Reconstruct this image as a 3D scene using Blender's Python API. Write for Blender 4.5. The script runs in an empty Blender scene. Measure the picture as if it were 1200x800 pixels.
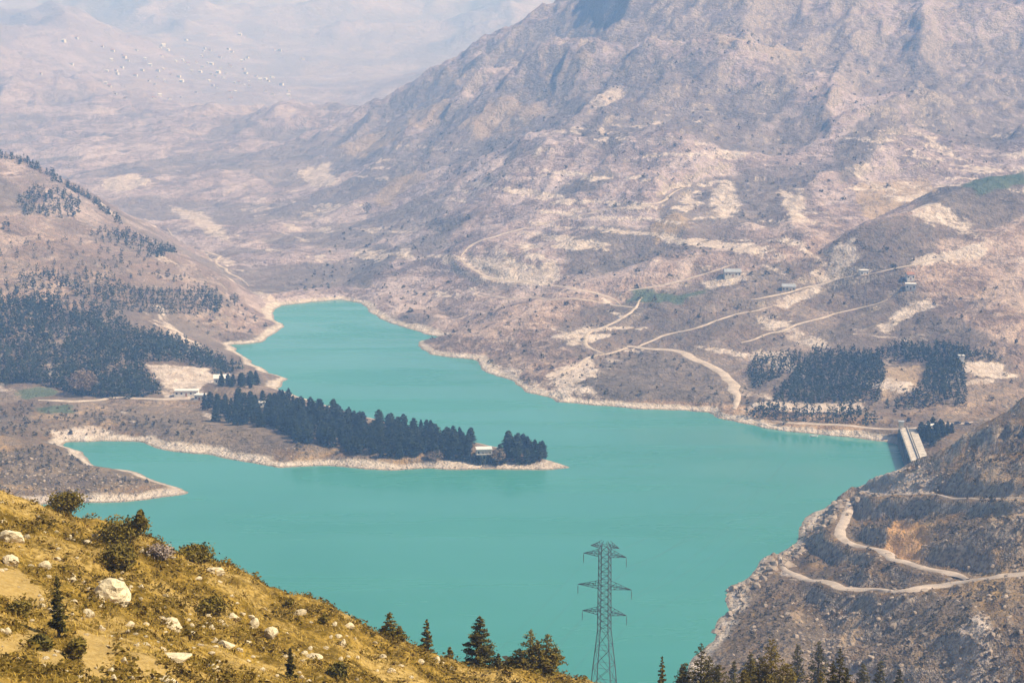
import bpy, math, random
import numpy as np
from mathutils import Vector

# ------------------------------------------------------------------ camera, world, sun, exposure
SC = bpy.context.scene
COL = SC.collection
H = 240.0                 # eye height above the lake (m)
F = 2025.0                # focal length in photograph pixels (1200 wide)
PITCH = math.atan(340.0 / F)
cam_d = bpy.data.cameras.new('camera')
cam_d.sensor_width = 36.0
cam_d.lens = 36.0 * F / 1200.0
cam_d.clip_start = 0.5
cam_d.clip_end = 40000.0
cam = bpy.data.objects.new('camera', cam_d)
COL.objects.link(cam)
cam.location = (0, 0, H)
cam.rotation_euler = (math.pi / 2 - PITCH, 0, 0)
SC.camera = cam

SUN_AZ = math.atan2(0.86, -0.18)      # from +Y towards +X
SUN_EL = math.radians(50)
W = bpy.data.worlds.new('World'); SC.world = W; W.use_nodes = True
wn = W.node_tree.nodes; wl = W.node_tree.links
sky = wn.new('ShaderNodeTexSky'); sky.sky_type = 'NISHITA'; sky.sun_disc = False
sky.sun_elevation = SUN_EL; sky.sun_rotation = SUN_AZ
sky.air_density = 1.0; sky.dust_density = 2.0; sky.ozone_density = 1.0
bg = wn['Background']; bg.inputs['Strength'].default_value = 0.085
wl.new(sky.outputs[0], bg.inputs['Color'])
sun_d = bpy.data.lights.new('sun', 'SUN'); sun_d.energy = 5.0; sun_d.angle = math.radians(0.5)
sun_d.color = (1.0, 0.93, 0.84)
sun = bpy.data.objects.new('sun', sun_d); COL.objects.link(sun)
sv = Vector((math.cos(SUN_EL) * math.sin(SUN_AZ), math.cos(SUN_EL) * math.cos(SUN_AZ), math.sin(SUN_EL)))
sun.rotation_euler = sv.to_track_quat('Z', 'Y').to_euler()
SC.view_settings.view_transform = 'Standard'
SC.view_settings.look = 'None'
SC.view_settings.gamma = 1.0
SC.view_settings.exposure = 0.38
SC.view_settings.use_curve_mapping = False
SC.cycles.use_denoising = True
SC.cycles.volume_bounces = 1
SC.cycles.max_bounces = 5
SC.cycles.transparent_max_bounces = 4
HAZE_DENSITY = 0.00026
HAZE_COLOR = (0.24, 0.48, 1.0)

# ------------------------------------------------------------------ small maths
RNG = np.random.default_rng(11)
random.seed(5)
_perm = np.random.default_rng(3).permutation(4096)
_ga = np.random.default_rng(4).uniform(0, 2 * np.pi, 4096)
_gx, _gy = np.cos(_ga), np.sin(_ga)

def perlin(x, y, seed=0):
    xi = np.floor(x).astype(np.int64); yi = np.floor(y).astype(np.int64)
    xf = x - xi; yf = y - yi
    u = xf * xf * xf * (xf * (xf * 6 - 15) + 10); v = yf * yf * yf * (yf * (yf * 6 - 15) + 10)
    def g(ix, iy, dx, dy):
        h = _perm[(_perm[(ix + seed * 57) & 4095] + iy) & 4095]
        return _gx[h] * dx + _gy[h] * dy
    a = g(xi, yi, xf, yf); b = g(xi + 1, yi, xf - 1, yf)
    c = g(xi, yi + 1, xf, yf - 1); d = g(xi + 1, yi + 1, xf - 1, yf - 1)
    return (a + u * (b - a) + v * (c - a + u * (a - b - c + d))) * 1.5

def fbm(x, y, scale, octv=4, seed=0, gain=0.5):
    s = np.zeros_like(x); a = 1.0; f = 1.0 / scale
    for i in range(octv):
        s += a * perlin(x * f, y * f, seed + i); a *= gain; f *= 2.03
    return s

def ridged(x, y, scale, octv=4, seed=0):
    s = np.zeros_like(x); a = 1.0; f = 1.0 / scale; w = np.ones_like(x)
    for i in range(octv):
        n = 1 - np.abs(perlin(x * f, y * f, seed + i)) * 1.6
        n = np.clip(n, 0, 1) ** 2 * w
        s += a * n; w = np.clip(n * 1.6, 0, 1); a *= 0.5; f *= 2.1
    return s

def sst(a, b, x):
    t = np.clip((x - a) / (b - a), 0, 1)
    return t * t * (3 - 2 * t)

CP, SP = math.cos(PITCH), math.sin(PITCH)
def slope_v(v):
    """fall per metre of depth along the sight line through picture row v"""
    t = (400.0 - np.asarray(v, float)) / F
    return -(CP * t - SP) / (CP + SP * t)
def lat_u(u, v):
    t = (400.0 - np.asarray(v, float)) / F
    return ((np.asarray(u, float) - 600.0) / F) / (CP + SP * t)
def at_D(u, v, D):
    return np.array([lat_u(u, v) * D, D, H - slope_v(v) * D])
def at_z(u, v, z=0.0):
    D = (H - z) / slope_v(v)
    return np.array([lat_u(u, v) * D, D, z + 0.0 * D])

class TPS:
    def __init__(self, pts, smooth=1e-4):
        P = np.array(pts, float); self.c = P[:, :2] / 1000.0; z = P[:, 2]
        n = len(P); K = self.k(self.c[:, None, :] - self.c[None]) + np.eye(n) * smooth
        Q = np.hstack([np.ones((n, 1)), self.c])
        A = np.zeros((n + 3, n + 3)); A[:n, :n] = K; A[:n, n:] = Q; A[n:, :n] = Q.T
        s = np.linalg.solve(A, np.concatenate([z, np.zeros(3)]))
        self.w = s[:n]; self.a = s[n:]
    @staticmethod
    def k(d):
        r2 = (d ** 2).sum(-1); return 0.5 * r2 * np.log(r2 + 1e-12)
    def __call__(self, x, y):
        X = x / 1000.0; Y = y / 1000.0
        o = self.a[0] + self.a[1] * X + self.a[2] * Y
        for (cx, cy), w in zip(self.c, self.w):
            r2 = (X - cx) ** 2 + (Y - cy) ** 2
            o = o + w * 0.5 * r2 * np.log(r2 + 1e-12)
        return o

# ------------------------------------------------------------------ the lake outline
LAKE_PX = [(318, 366), (330, 358), (367, 354), (400, 351), (425, 356), (432, 365), (455, 378), (480, 385), (505, 393), (514, 395),
  (492, 400), (489, 404), (505, 415), (530, 419), (560, 422), (563, 432), (580, 440), (600, 446), (615, 458), (645, 466), (652, 471),
  (700, 475), (745, 479), (800, 481), (830, 483), (840, 490), (880, 497), (920, 505), (960, 509), (1000, 513), (1040, 518), (1052, 521),
  (1062, 545), (1055, 549), (1040, 563), (1013, 576), (985, 585), (960, 597), (947, 604), (938, 618), (933, 631), (927, 641), (893, 661), (873, 681),
  (850, 687), (849, 700), (855, 716), (837, 737), (833, 752), (810, 776), (795, 800), (780, 835), (600, 860), (300, 800), (0, 760), (-150, 640), (-100, 592), (0, 592), (60, 590), (110, 589),
  (150, 588), (200, 582), (231, 578), (210, 571), (180, 561), (150, 551), (120, 549), (105, 538), (95, 529), (75, 522), (78, 518), (120, 516),
  (165, 518), (178, 524), (200, 528), (240, 532), (290, 542), (330, 548), (380, 545), (430, 550), (460, 552), (500, 549), (560, 550),
  (620, 551), (650, 550), (669, 548), (650, 540), (600, 528), (540, 514), (480, 501), (420, 487), (380, 474), (345, 463), (326, 456), (338, 444),
  (318, 437), (298, 427), (285, 416), (270, 404), (307, 401), (320, 391), (334, 383), (322, 374)]
LAKE = np.array([at_z(u, v)[:2] for u, v in LAKE_PX])

def poly_sd(P, x, y):
    """signed distance to a polygon, positive outside"""
    d2 = np.full(x.shape, 1e18); ins = np.zeros(x.shape, bool)
    for i in range(len(P)):
        ax, ay = P[i]; bx, by = P[(i + 1) % len(P)]
        ex, ey = bx - ax, by - ay
        t = np.clip(((x - ax) * ex + (y - ay) * ey) / (ex * ex + ey * ey + 1e-9), 0, 1)
        dd = (x - ax - t * ex) ** 2 + (y - ay - t * ey) ** 2
        np.minimum(d2, dd, out=d2)
        c = ((ay > y) != (by > y))
        if abs(by - ay) > 1e-9:
            ins ^= c & (x < ex * (y - ay) / (by - ay) + ax)
    d = np.sqrt(d2); d[ins] *= -1
    return d
_gx0, _gy0, _gs = -700.0, 480.0, 3.0
_gnx, _gny = 470, 460
_X, _Y = np.meshgrid(_gx0 + _gs * np.arange(_gnx), _gy0 + _gs * np.arange(_gny))
_SD = poly_sd(LAKE, _X, _Y)
def lake_sd(x, y):
    fx = np.clip((x - _gx0) / _gs, 0, _gnx - 1.001); fy = np.clip((y - _gy0) / _gs, 0, _gny - 1.001)
    i = fx.astype(int); j = fy.astype(int); a = fx - i; b = fy - j
    s = (_SD[j, i] * (1 - a) * (1 - b) + _SD[j, i + 1] * a * (1 - b) + _SD[j + 1, i] * (1 - a) * b + _SD[j + 1, i + 1] * a * b)
    out = np.maximum(np.maximum(_gx0 - x, x - (_gx0 + _gs * (_gnx - 1))), np.maximum(_gy0 - y, y - (_gy0 + _gs * (_gny - 1))))
    return s + np.maximum(out, 0)

# ------------------------------------------------------------------ hills through sight-line control points (row, column, depth)
def ctl(l): return [at_D(u, v, D) for u, v, D in l]
def off(l): return [np.array([lat_u(u, 200) * D, D, z]) for u, D, z in l]
MOUNTAIN = TPS(ctl([(400, 345, 1720), (400, 300, 1930), (400, 250, 2250), (400, 200, 2650), (400, 150, 3050), (400, 125, 3400),
  (300, 330, 1790), (300, 280, 2080), (300, 200, 2700), (300, 130, 3500), (200, 260, 2250), (150, 200, 2750), (100, 105, 3900), (0, 60, 4400), (0, 150, 3300), (-250, 50, 4400), (-250, 150, 3300),
  (500, 375, 1540), (500, 330, 1680), (500, 250, 2020), (500, 160, 2480), (500, 96, 3000),
  (600, 415, 1340), (600, 370, 1440), (600, 300, 1640), (600, 200, 2000), (600, 122, 2420), (600, 78, 2660),
  (690, 40, 2720), (700, 440, 1240), (700, 350, 1470), (700, 200, 1930),
  (800, 440, 1230), (800, 350, 1420), (800, 250, 1680), (800, 150, 2030), (800, 50, 2400), (800, -10, 2600), (800, -90, 2900),
  (1000, 470, 1140), (1000, 400, 1280), (1000, 300, 1510), (1000, 200, 1860), (1000, 100, 2230), (1000, 0, 2600), (1000, -110, 3000),
  (1200, 440, 1180), (1200, 350, 1360), (1200, 250, 1720), (1200, 150, 2050), (1200, 0, 2550), (1200, -120, 3000),
  (1450, 440, 1180), (1450, 250, 1700), (1450, 0, 2500), (1450, -120, 3000)])
  + off([(300, 4300, 60), (400, 4200, 60), (500, 3900, 90), (600, 3600, 110), (700, 3500, 210), (0, 5400, 120), (-250, 5400, 120), (800, 3600, 330), (1000, 3700, 380), (1300, 3700, 400),
         (1000, 5500, 250), (600, 5500, 0), (300, 6000, -50), (0, 6500, -40), (600, 8500, -200), (1300, 8500, -200), (0, 9000, -200)]))
FARLAND = TPS(ctl([(0, 70, 4300), (0, 25, 5600), (0, -30, 7600), (200, 100, 4200), (200, 60, 5200), (200, 20, 6500), (200, -20, 8500),
  (330, 110, 4300), (350, 80, 5100), (400, 30, 6400), (400, -20, 8500), (500, 90, 4800), (600, 50, 6000), (600, -10, 8500), (750, -10, 7500), (-250, 60, 4400), (-250, -30, 7600), (1300, 0, 7000)])
  + off([(200, 3300, -60), (500, 3300, -60), (-200, 3300, -60), (1000, 3300, -80), (600, 2200, -120), (1300, 2200, -120), (-200, 2200, -120)]))
LEFTHILL = TPS(ctl([(0, 500, 1090), (0, 470, 1135), (0, 440, 1190), (0, 400, 1260), (0, 330, 1390), (0, 250, 1560), (0, 180, 1800),
  (-250, 440, 1190), (-250, 300, 1450), (-250, 160, 1850), (60, 205, 1790), (110, 236, 1760), (150, 266, 1740),
  (100, 480, 1120), (100, 440, 1195), (100, 380, 1300), (100, 345, 1400), (100, 290, 1560),
  (200, 490, 1100), (200, 455, 1170), (200, 425, 1235), (200, 395, 1300), (200, 350, 1460), (200, 290, 1700),
  (265, 440, 1215), (300, 445, 1195), (260, 400, 1390), (250, 360, 1480), (250, 318, 1680), (300, 350, 1640), (320, 372, 1560)])
  + off([(-250, 2300, 10), (0, 2200, 10), (100, 2150, 0), (200, 2050, -10), (280, 1950, -15), (340, 1700, -20), (380, 1500, -30), (400, 1250, -30), (420, 1000, -30), (200, 950, -20), (0, 950, -20), (-250, 950, -20), (0, 3000, -150), (500, 2000, -120), (500, 1000, -80)]))
RIGHTSPUR = TPS(ctl([(1200, 205, 1600), (1120, 228, 1570), (1060, 250, 1540), (1000, 275, 1500), (1200, 250, 1520), (1200, 320, 1400), (1100, 300, 1430), (1000, 320, 1430), (1450, 190, 1620), (1450, 300, 1430)])
  + off([(1200, 1900, 40), (1000, 1800, 20), (1450, 1950, 40), (880, 1500, 0), (850, 1300, -30), (1200, 1150, -40), (1450, 1150, -30), (1000, 1200, -30), (800, 2000, -60), (1300, 2400, -60)]))
NEARHILL = TPS(ctl([(1200, 830, 545), (1200, 760, 585), (1200, 700, 622), (1200, 620, 690), (1200, 583, 728), (1200, 520, 800), (1200, 455, 880),
  (1170, 480, 890), (1140, 495, 905), (1110, 515, 920), (1085, 535, 940), (1055, 552, 950), (1100, 580, 800), (1030, 585, 850),
  (1100, 640, 725), (1100, 690, 668), (1100, 760, 618), (1100, 830, 575), (1000, 640, 768), (1000, 690, 706), (1000, 760, 650), (1000, 820, 610), (950, 650, 790), (950, 690, 735), (950, 750, 680),
  (900, 690, 745), (880, 740, 695), (870, 790, 655), (860, 840, 620), (1450, 830, 540), (1450, 600, 700), (1450, 440, 900)])
  + off([(1200, 1010, 25), (1160, 1010, 5), (1120, 1000, 0), (1450, 1050, 25), (1300, 1200, -40), (1100, 1150, -40), (900, 1000, -30), (750, 800, -40), (700, 640, -40), (800, 560, -10), (1000, 480, 10), (1300, 440, 20)]))

def mesa(px, z):   # low rises of the promontories
    u, v = px; p = at_z(u, v); return p[0], p[1], z
RISES = [(mesa((40, 548), 13), 95), (mesa((120, 562), 7), 45), (mesa((0, 545), 14), 90)]

_sx, _sy = np.random.default_rng(2).uniform(-3000, 3000, (2, 4000))
RM = float(ridged(_sx, _sy, 430, 5, 21).mean())
def Z_raw(x, y):
    sd = lake_sd(x, y)
    wx = x + 60 * perlin(x / 240, y / 240, 40); wy = y + 60 * perlin(x / 240, y / 240, 41)
    rel = ridged(wx, wy, 430, 5, 21) - RM
    al = 0.49 * wx + 0.87 * wy; ac = 0.87 * wx - 0.49 * wy          # spurs run up the mountain at a slant
    spur = ridged(ac, al * 0.34, 190, 5, 45) - RM
    fine = fbm(x, y, 70, 5, 60, 0.55)
    base = 5.5 + 2.5 * fbm(x, y, 90, 3, 5)
    for (cx, cy, cz), r in RISES:
        base = np.maximum(base, cz * np.exp(-((x - cx) ** 2 + (y - cy) ** 2) / (2 * (r * 0.5) ** 2)) + 1.5 * fine)
    m = MOUNTAIN(x, y)
    amp = np.clip(m, 0, 260)
    rough = fbm(x, y, 34, 4, 140, 0.6)
    m = m + rel * (5 + 0.055 * amp) + spur * (4 + 0.055 * amp) + fine * (2.0 + 0.026 * amp) + rough * (0.8 + 0.016 * amp)
    fl = FARLAND(x, y) + 70 * (ridged(x, y, 1300, 5, 33) - RM) + 12 * fbm(x, y, 300, 4, 35)
    fl = np.where(y > 3000, fl, -100)
    lh = LEFTHILL(x, y) + rel * 7 + fine * 3.0
    rs = RIGHTSPUR(x, y) + rel * 6 + spur * 4 + fine * 3.0
    near = NEARHILL(x, y)
    nr = near + 8 * (ridged(x * 0.75 + y * 0.66, (y * 0.75 - x * 0.66) * 0.40, 85, 6, 71) - RM) + 2.0 * fbm(x, y, 22, 4, 76, 0.6)
    nr = np.where(y < 1300, nr, -100)
    z = np.maximum(np.maximum(np.maximum(m, fl), np.maximum(lh, rs)), np.maximum(nr, base))
    # banks: the terrain meets the water along the outline
    sdn = np.maximum(sd + 2.2 * fbm(x, y, 26, 4, 90), -60)
    k = sst(4, 55, sdn)
    soft = np.minimum(np.maximum(sdn, 0) * 0.30, 9) * (1 - k) + z * k
    crag = sdn * (1.0 + 0.5 * fbm(x, y, 18, 4, 95))
    cliff = np.minimum(np.maximum(crag, 0.3 * sdn), z)
    w = sst(-3, 4, nr - base) * sst(1010, 960, y) * sst(40, 80, x)
    zl = np.maximum(soft * (1 - w) + cliff * w, 0.06 * np.minimum(sdn, 10))
    return np.where(sdn <= 0, np.maximum(sdn * 0.3, -14), zl)

# foreground hillside: a convex slope whose brow falls away to the lake
_su = [-400, -200, 0, 100, 200, 250, 300, 400, 500, 600, 660, 800, 1000, 1200, 1600]
_sv = [470, 515, 578, 607, 646, 666, 692, 727, 764, 788, 800, 822, 828, 826, 820]
def Nz(x, y):
    u = 600 + F * x / np.maximum(y, 5) * (CP + SP * (-300.0 / F))
    s = np.interp(u, _su, _sv)
    s = s + 4 * np.sin(u / 37.0) + 3 * np.sin(u / 17.0 + 1)
    Dc = 134 + 12 * sst(250, 800, u)
    near = np.clip((Dc - y) / 65.0, 0, 3); farr = np.clip(y - Dc, 0, None)
    v = s + 222 * near ** 1.25 + 34 * (1 - np.exp(-farr / 90.0))
    z = H - slope_v(v) * y - 1.7 * np.exp(-y / 10)
    b = sst(15, 50, y)
    z = z + b * (0.9 * fbm(x, y, 14, 4, 120) + 0.35 * fbm(x, y, 3.2, 3, 126)) * np.clip(y / 110, 0.3, 1.3)
    z = z - 6 * sst(190, 300, y) * np.abs(fbm(x, y, 60, 4, 130))
    return z

# ------------------------------------------------------------------ sight-line casting on the land
def cast(px, fn=Z_raw, d0=530.0, d1=9000.0, n=900):
    px = np.atleast_2d(np.array(px, float)); D = d0 * (d1 / d0) ** np.linspace(0, 1, n)
    sl = slope_v(px[:, 1])[:, None]; la = lat_u(px[:, 0], px[:, 1])[:, None]
    X = la * D; Y = np.broadcast_to(D, X.shape); zr = H - sl * D
    hit = fn(X.ravel(), np.ascontiguousarray(Y).ravel()).reshape(X.shape) >= zr
    i = np.where(hit.any(1), hit.argmax(1), n - 1); i = np.maximum(i, 1)
    d = (D[i] + D[i - 1]) / 2
    return np.stack([la[:, 0] * d, d], 1)

def densify(l, step):
    out = []
    for (a, b) in zip(l[:-1], l[1:]):
        m = max(1, int(math.hypot(b[0] - a[0], b[1] - a[1]) / step))
        for k in range(m): out.append((a[0] + (b[0] - a[0]) * k / m, a[1] + (b[1] - a[1]) * k / m))
    out.append(l[-1]); return out
def smooth_line(P, it=2):
    P = np.array(P, float)
    for _ in range(it):
        Q = P.copy(); Q[1:-1] = (P[:-2] + 2 * P[1:-1] + P[2:]) / 4; P = Q
    return P

ROADS_PX = {   # name, picture line, width in metres, label
 'loop_track': ([(1135, 678), (1100, 667), (1060, 656), (1022, 646), (997, 634), (987, 616), (990, 597), (998, 584)], 6.5, 'pale dirt track looping uphill on the near right hill'),
 'hill_track': ([(1230, 666), (1180, 677), (1135, 683), (1090, 688), (1040, 691), (985, 689), (945, 682), (925, 670), (914, 656)], 7.0, 'wide dirt track crossing the near right hill above the trees'),
 'terrace_track': ([(1230, 583), (1180, 583), (1120, 582), (1060, 580), (1015, 577)], 3.0, 'straight level track high on the near right hill'),
 'shore_road': ([(735, 406), (790, 411), (825, 424), (846, 437), (862, 452), (866, 468), (860, 480)], 10.0, 'broad pale gravel road running down to the far shore'),
 'scar_road': ([(534, 296), (540, 308), (560, 318), (590, 328), (625, 333), (680, 338), (715, 345), (728, 358)], 5.0, 'pale road cut below the white quarry scar'),
 'slope_road': ([(735, 340), (770, 334), (800, 329), (830, 318), (860, 310)], 5.0, 'pale road climbing the middle of the far slope'),
 'village_road': ([(45, 469), (80, 471), (115, 470), (150, 464), (190, 468), (240, 467)], 6.0, 'pale road at the foot of the wooded left hill'),
 'bank_road': ([(905, 493), (960, 497), (1010, 500), (1050, 504), (1090, 500), (1140, 495)], 5.0, 'pale road along the shore leading to the dam'),
 'upper_road': ([(540, 300), (552, 287), (580, 276), (640, 262), (700, 250), (760, 238), (800, 222)], 5.0, 'pale zigzag road on the upper far slope'),
 'shore_track': ([(640, 442), (672, 428), (702, 416), (735, 407)], 4.0, 'thin pale track joining the broad gravel road from the left'),
 'gully_track': ([(712, 418), (680, 402), (692, 386), (735, 372), (752, 350)], 4.0, 'pale track climbing a gully above the far shore'),
 'terrace_road': ([(738, 412), (762, 396), (805, 386), (855, 372), (905, 358)], 4.0, 'pale terrace road right of the far gravel road'),
 'contour_track': ([(560, 346), (605, 350), (650, 350), (700, 354), (755, 362)], 3.5, 'thin contour track below the white quarry scar'),
 'ridge_track': ([(868, 402), (905, 392), (950, 378), (1000, 362), (1040, 352)], 3.5, 'thin track slanting above the plantation'),
 'valley_track': ([(196, 268), (215, 285), (245, 298), (270, 318), (292, 336)], 4.5, 'pale track in the valley behind the left hill'),
 'high_track': ([(830, 40), (870, 48), (920, 58), (960, 66)], 4.5, 'pale track high on the far mountain'),
 'hillside_road': ([(880, 352), (920, 345), (960, 335), (1000, 322), (1060, 312), (1120, 300)], 5.0, 'pale road slanting across the right far slope'),
}
ROADS = {}
for k, (l, w, lab) in ROADS_PX.items():
    P = smooth_line(cast(densify(l, 5)), 3)
    T_ = np.gradient(P, axis=0); T_ /= np.linalg.norm(T_, axis=1, keepdims=True) + 1e-9
    e_ = np.minimum(1, np.arange(len(P)) / 4.0) * np.minimum(1, np.arange(len(P))[::-1] / 4.0)
    P = P + np.stack([-T_[:, 1], T_[:, 0]], 1) * (fbm(P[:, 0], P[:, 1], 55, 3, 500) * P[:, 1] * 0.0042 * e_)[:, None]
    z = Z_raw(P[:, 0], P[:, 1])
    for _ in range(12): z[1:-1] = (z[:-2] + 2 * z[1:-1] + z[2:]) / 4
    z = np.maximum(z, 2.5)
    ROADS[k] = (P, z, w, lab)

QUARRY_PX = [(1048, 607), (1062, 609), (1087, 617), (1092, 631), (1080, 641), (1077, 653), (1053, 649), (1034, 644), (1039, 630)]
QUARRY = cast(QUARRY_PX)
def Z(x, y):
    x = np.asarray(x, float); y = np.asarray(y, float)
    z = Z_raw(x, y)
    for P, pz, w, lab in ROADS.values():
        pad = w / 2 + 14
        b = (x > P[:, 0].min() - pad) & (x < P[:, 0].max() + pad) & (y > P[:, 1].min() - pad) & (y < P[:, 1].max() + pad)
        if not b.any(): continue
        xs, ys = x[b], y[b]; d2 = np.full(xs.shape, 1e18); rz = np.zeros(xs.shape)
        for i in range(len(P) - 1):
            ex, ey = P[i + 1] - P[i]
            t = np.clip(((xs - P[i, 0]) * ex + (ys - P[i, 1]) * ey) / (ex * ex + ey * ey + 1e-9), 0, 1)
            dd = (xs - P[i, 0] - t * ex) ** 2 + (ys - P[i, 1] - t * ey) ** 2
            m = dd < d2; d2[m] = dd[m]; rz[m] = (pz[i] + t * (pz[i + 1] - pz[i]))[m]
        k = sst(w / 2 + 1.5, w / 2 + 9.0, np.sqrt(d2))
        z[b] = rz * (1 - k) + z[b] * k
    q = (x > QUARRY[:, 0].min() - 20) & (x < QUARRY[:, 0].max() + 20) & (y > QUARRY[:, 1].min() - 20) & (y < QUARRY[:, 1].max() + 20)
    if q.any():
        sdq = poly_sd(QUARRY, x[q], y[q]); z[q] -= 2.2 * sst(1, -4, sdq)
    return z

# ------------------------------------------------------------------ materials
def mat(name):
    m = bpy.data.materials.new(name); m.use_nodes = True
    return m, m.node_tree.nodes, m.node_tree.links, m.node_tree.nodes['Principled BSDF']
class NB:
    """tiny node builder"""
    def __init__(s, nt): s.n = nt.nodes; s.l = nt.links
    def noise(s, vec, scale, detail=4, rough=0.6, dist=0.0):
        t = s.n.new('ShaderNodeTexNoise'); t.inputs['Scale'].default_value = scale; t.inputs['Detail'].default_value = detail
        t.inputs['Roughness'].default_value = rough; t.inputs['Distortion'].default_value = dist
        s.l.new(vec, t.inputs['Vector']); return t.outputs['Fac']
    def voro(s, vec, scale):
        t = s.n.new('ShaderNodeTexVoronoi'); t.inputs['Scale'].default_value = scale; s.l.new(vec, t.inputs['Vector']); return t.outputs['Distance']
    def ramp(s, x, a, b, lo=0.0, hi=1.0):
        t = s.n.new('ShaderNodeMapRange'); t.interpolation_type = 'SMOOTHSTEP'
        t.inputs[1].default_value = a; t.inputs[2].default_value = b; t.inputs[3].default_value = lo; t.inputs[4].default_value = hi
        s.l.new(x, t.inputs[0]); return t.outputs[0]
    def math(s, op, a, b=0.0):
        t = s.n.new('ShaderNodeMath'); t.operation = op
        for i, q in enumerate((a, b)):
            if isinstance(q, (int, float)): t.inputs[i].default_value = q
            else: s.l.new(q, t.inputs[i])
        return t.outputs[0]
    def mix(s, fac, a, b):
        t = s.n.new('ShaderNodeMix'); t.data_type = 'RGBA'
        for i, q in ((0, fac), (6, a), (7, b)):
            if isinstance(q, (int, float)): t.inputs[i].default_value = q
            elif isinstance(q, tuple): t.inputs[i].default_value = (*q, 1)
            else: s.l.new(q, t.inputs[i])
        return t.outputs[2]
    def attr(s, name):
        t = s.n.new('ShaderNodeAttribute'); t.attribute_name = name
        p = s.n.new('ShaderNodeSeparateColor'); s.l.new(t.outputs['Color'], p.inputs[0]); return p.outputs
    def pos(s):
        g = s.n.new('ShaderNodeNewGeometry'); return g
    def bump(s, h, strength, dist, bsdf):
        b = s.n.new('ShaderNodeBump'); b.inputs['Strength'].default_value = strength; b.inputs['Distance'].default_value = dist
        s.l.new(h, b.inputs['Height']); s.l.new(b.outputs[0], bsdf.inputs['Normal'])

def plain(name, col, rough=0.8, var=0.25, scale=2.0, metal=0.0, spec=0.3):
    m, n, l, b = mat(name); q = NB(m.node_tree)
    tc = n.new('ShaderNodeTexCoord')
    f = q.noise(tc.outputs['Object'], scale, 5, 0.65)
    lo = tuple(c * (1 - var) for c in col); hi = tuple(min(1, c * (1 + var)) for c in col)
    l.new(q.mix(q.ramp(f, 0.3, 0.7), lo, hi), b.inputs['Base Color'])
    b.inputs['Roughness'].default_value = rough; b.inputs['Metallic'].default_value = metal
    b.inputs['Specular IOR Level'].default_value = spec
    return m

def foliage_mat(name, dark, light, brown=None, rnd=0.5, scale=1.2):
    m, n, l, b = mat(name); q = NB(m.node_tree)
    tc = n.new('ShaderNodeTexCoord'); oi = n.new('ShaderNodeObjectInfo')
    f = q.noise(tc.outputs['Object'], scale, 3, 0.6)
    c = q.mix(q.ramp(f, 0.3, 0.7), dark, light)
    r = q.math('MULTIPLY', oi.outputs['Random'], rnd)
    c = q.mix(r, c, brown or tuple(0.5 * (a + d) * 1.9 for a, d in zip(dark, light)))
    l.new(c, b.inputs['Base Color']); b.inputs['Roughness'].default_value = 0.75
    b.inputs['Specular IOR Level'].default_value = 0.15
    return m

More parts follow.
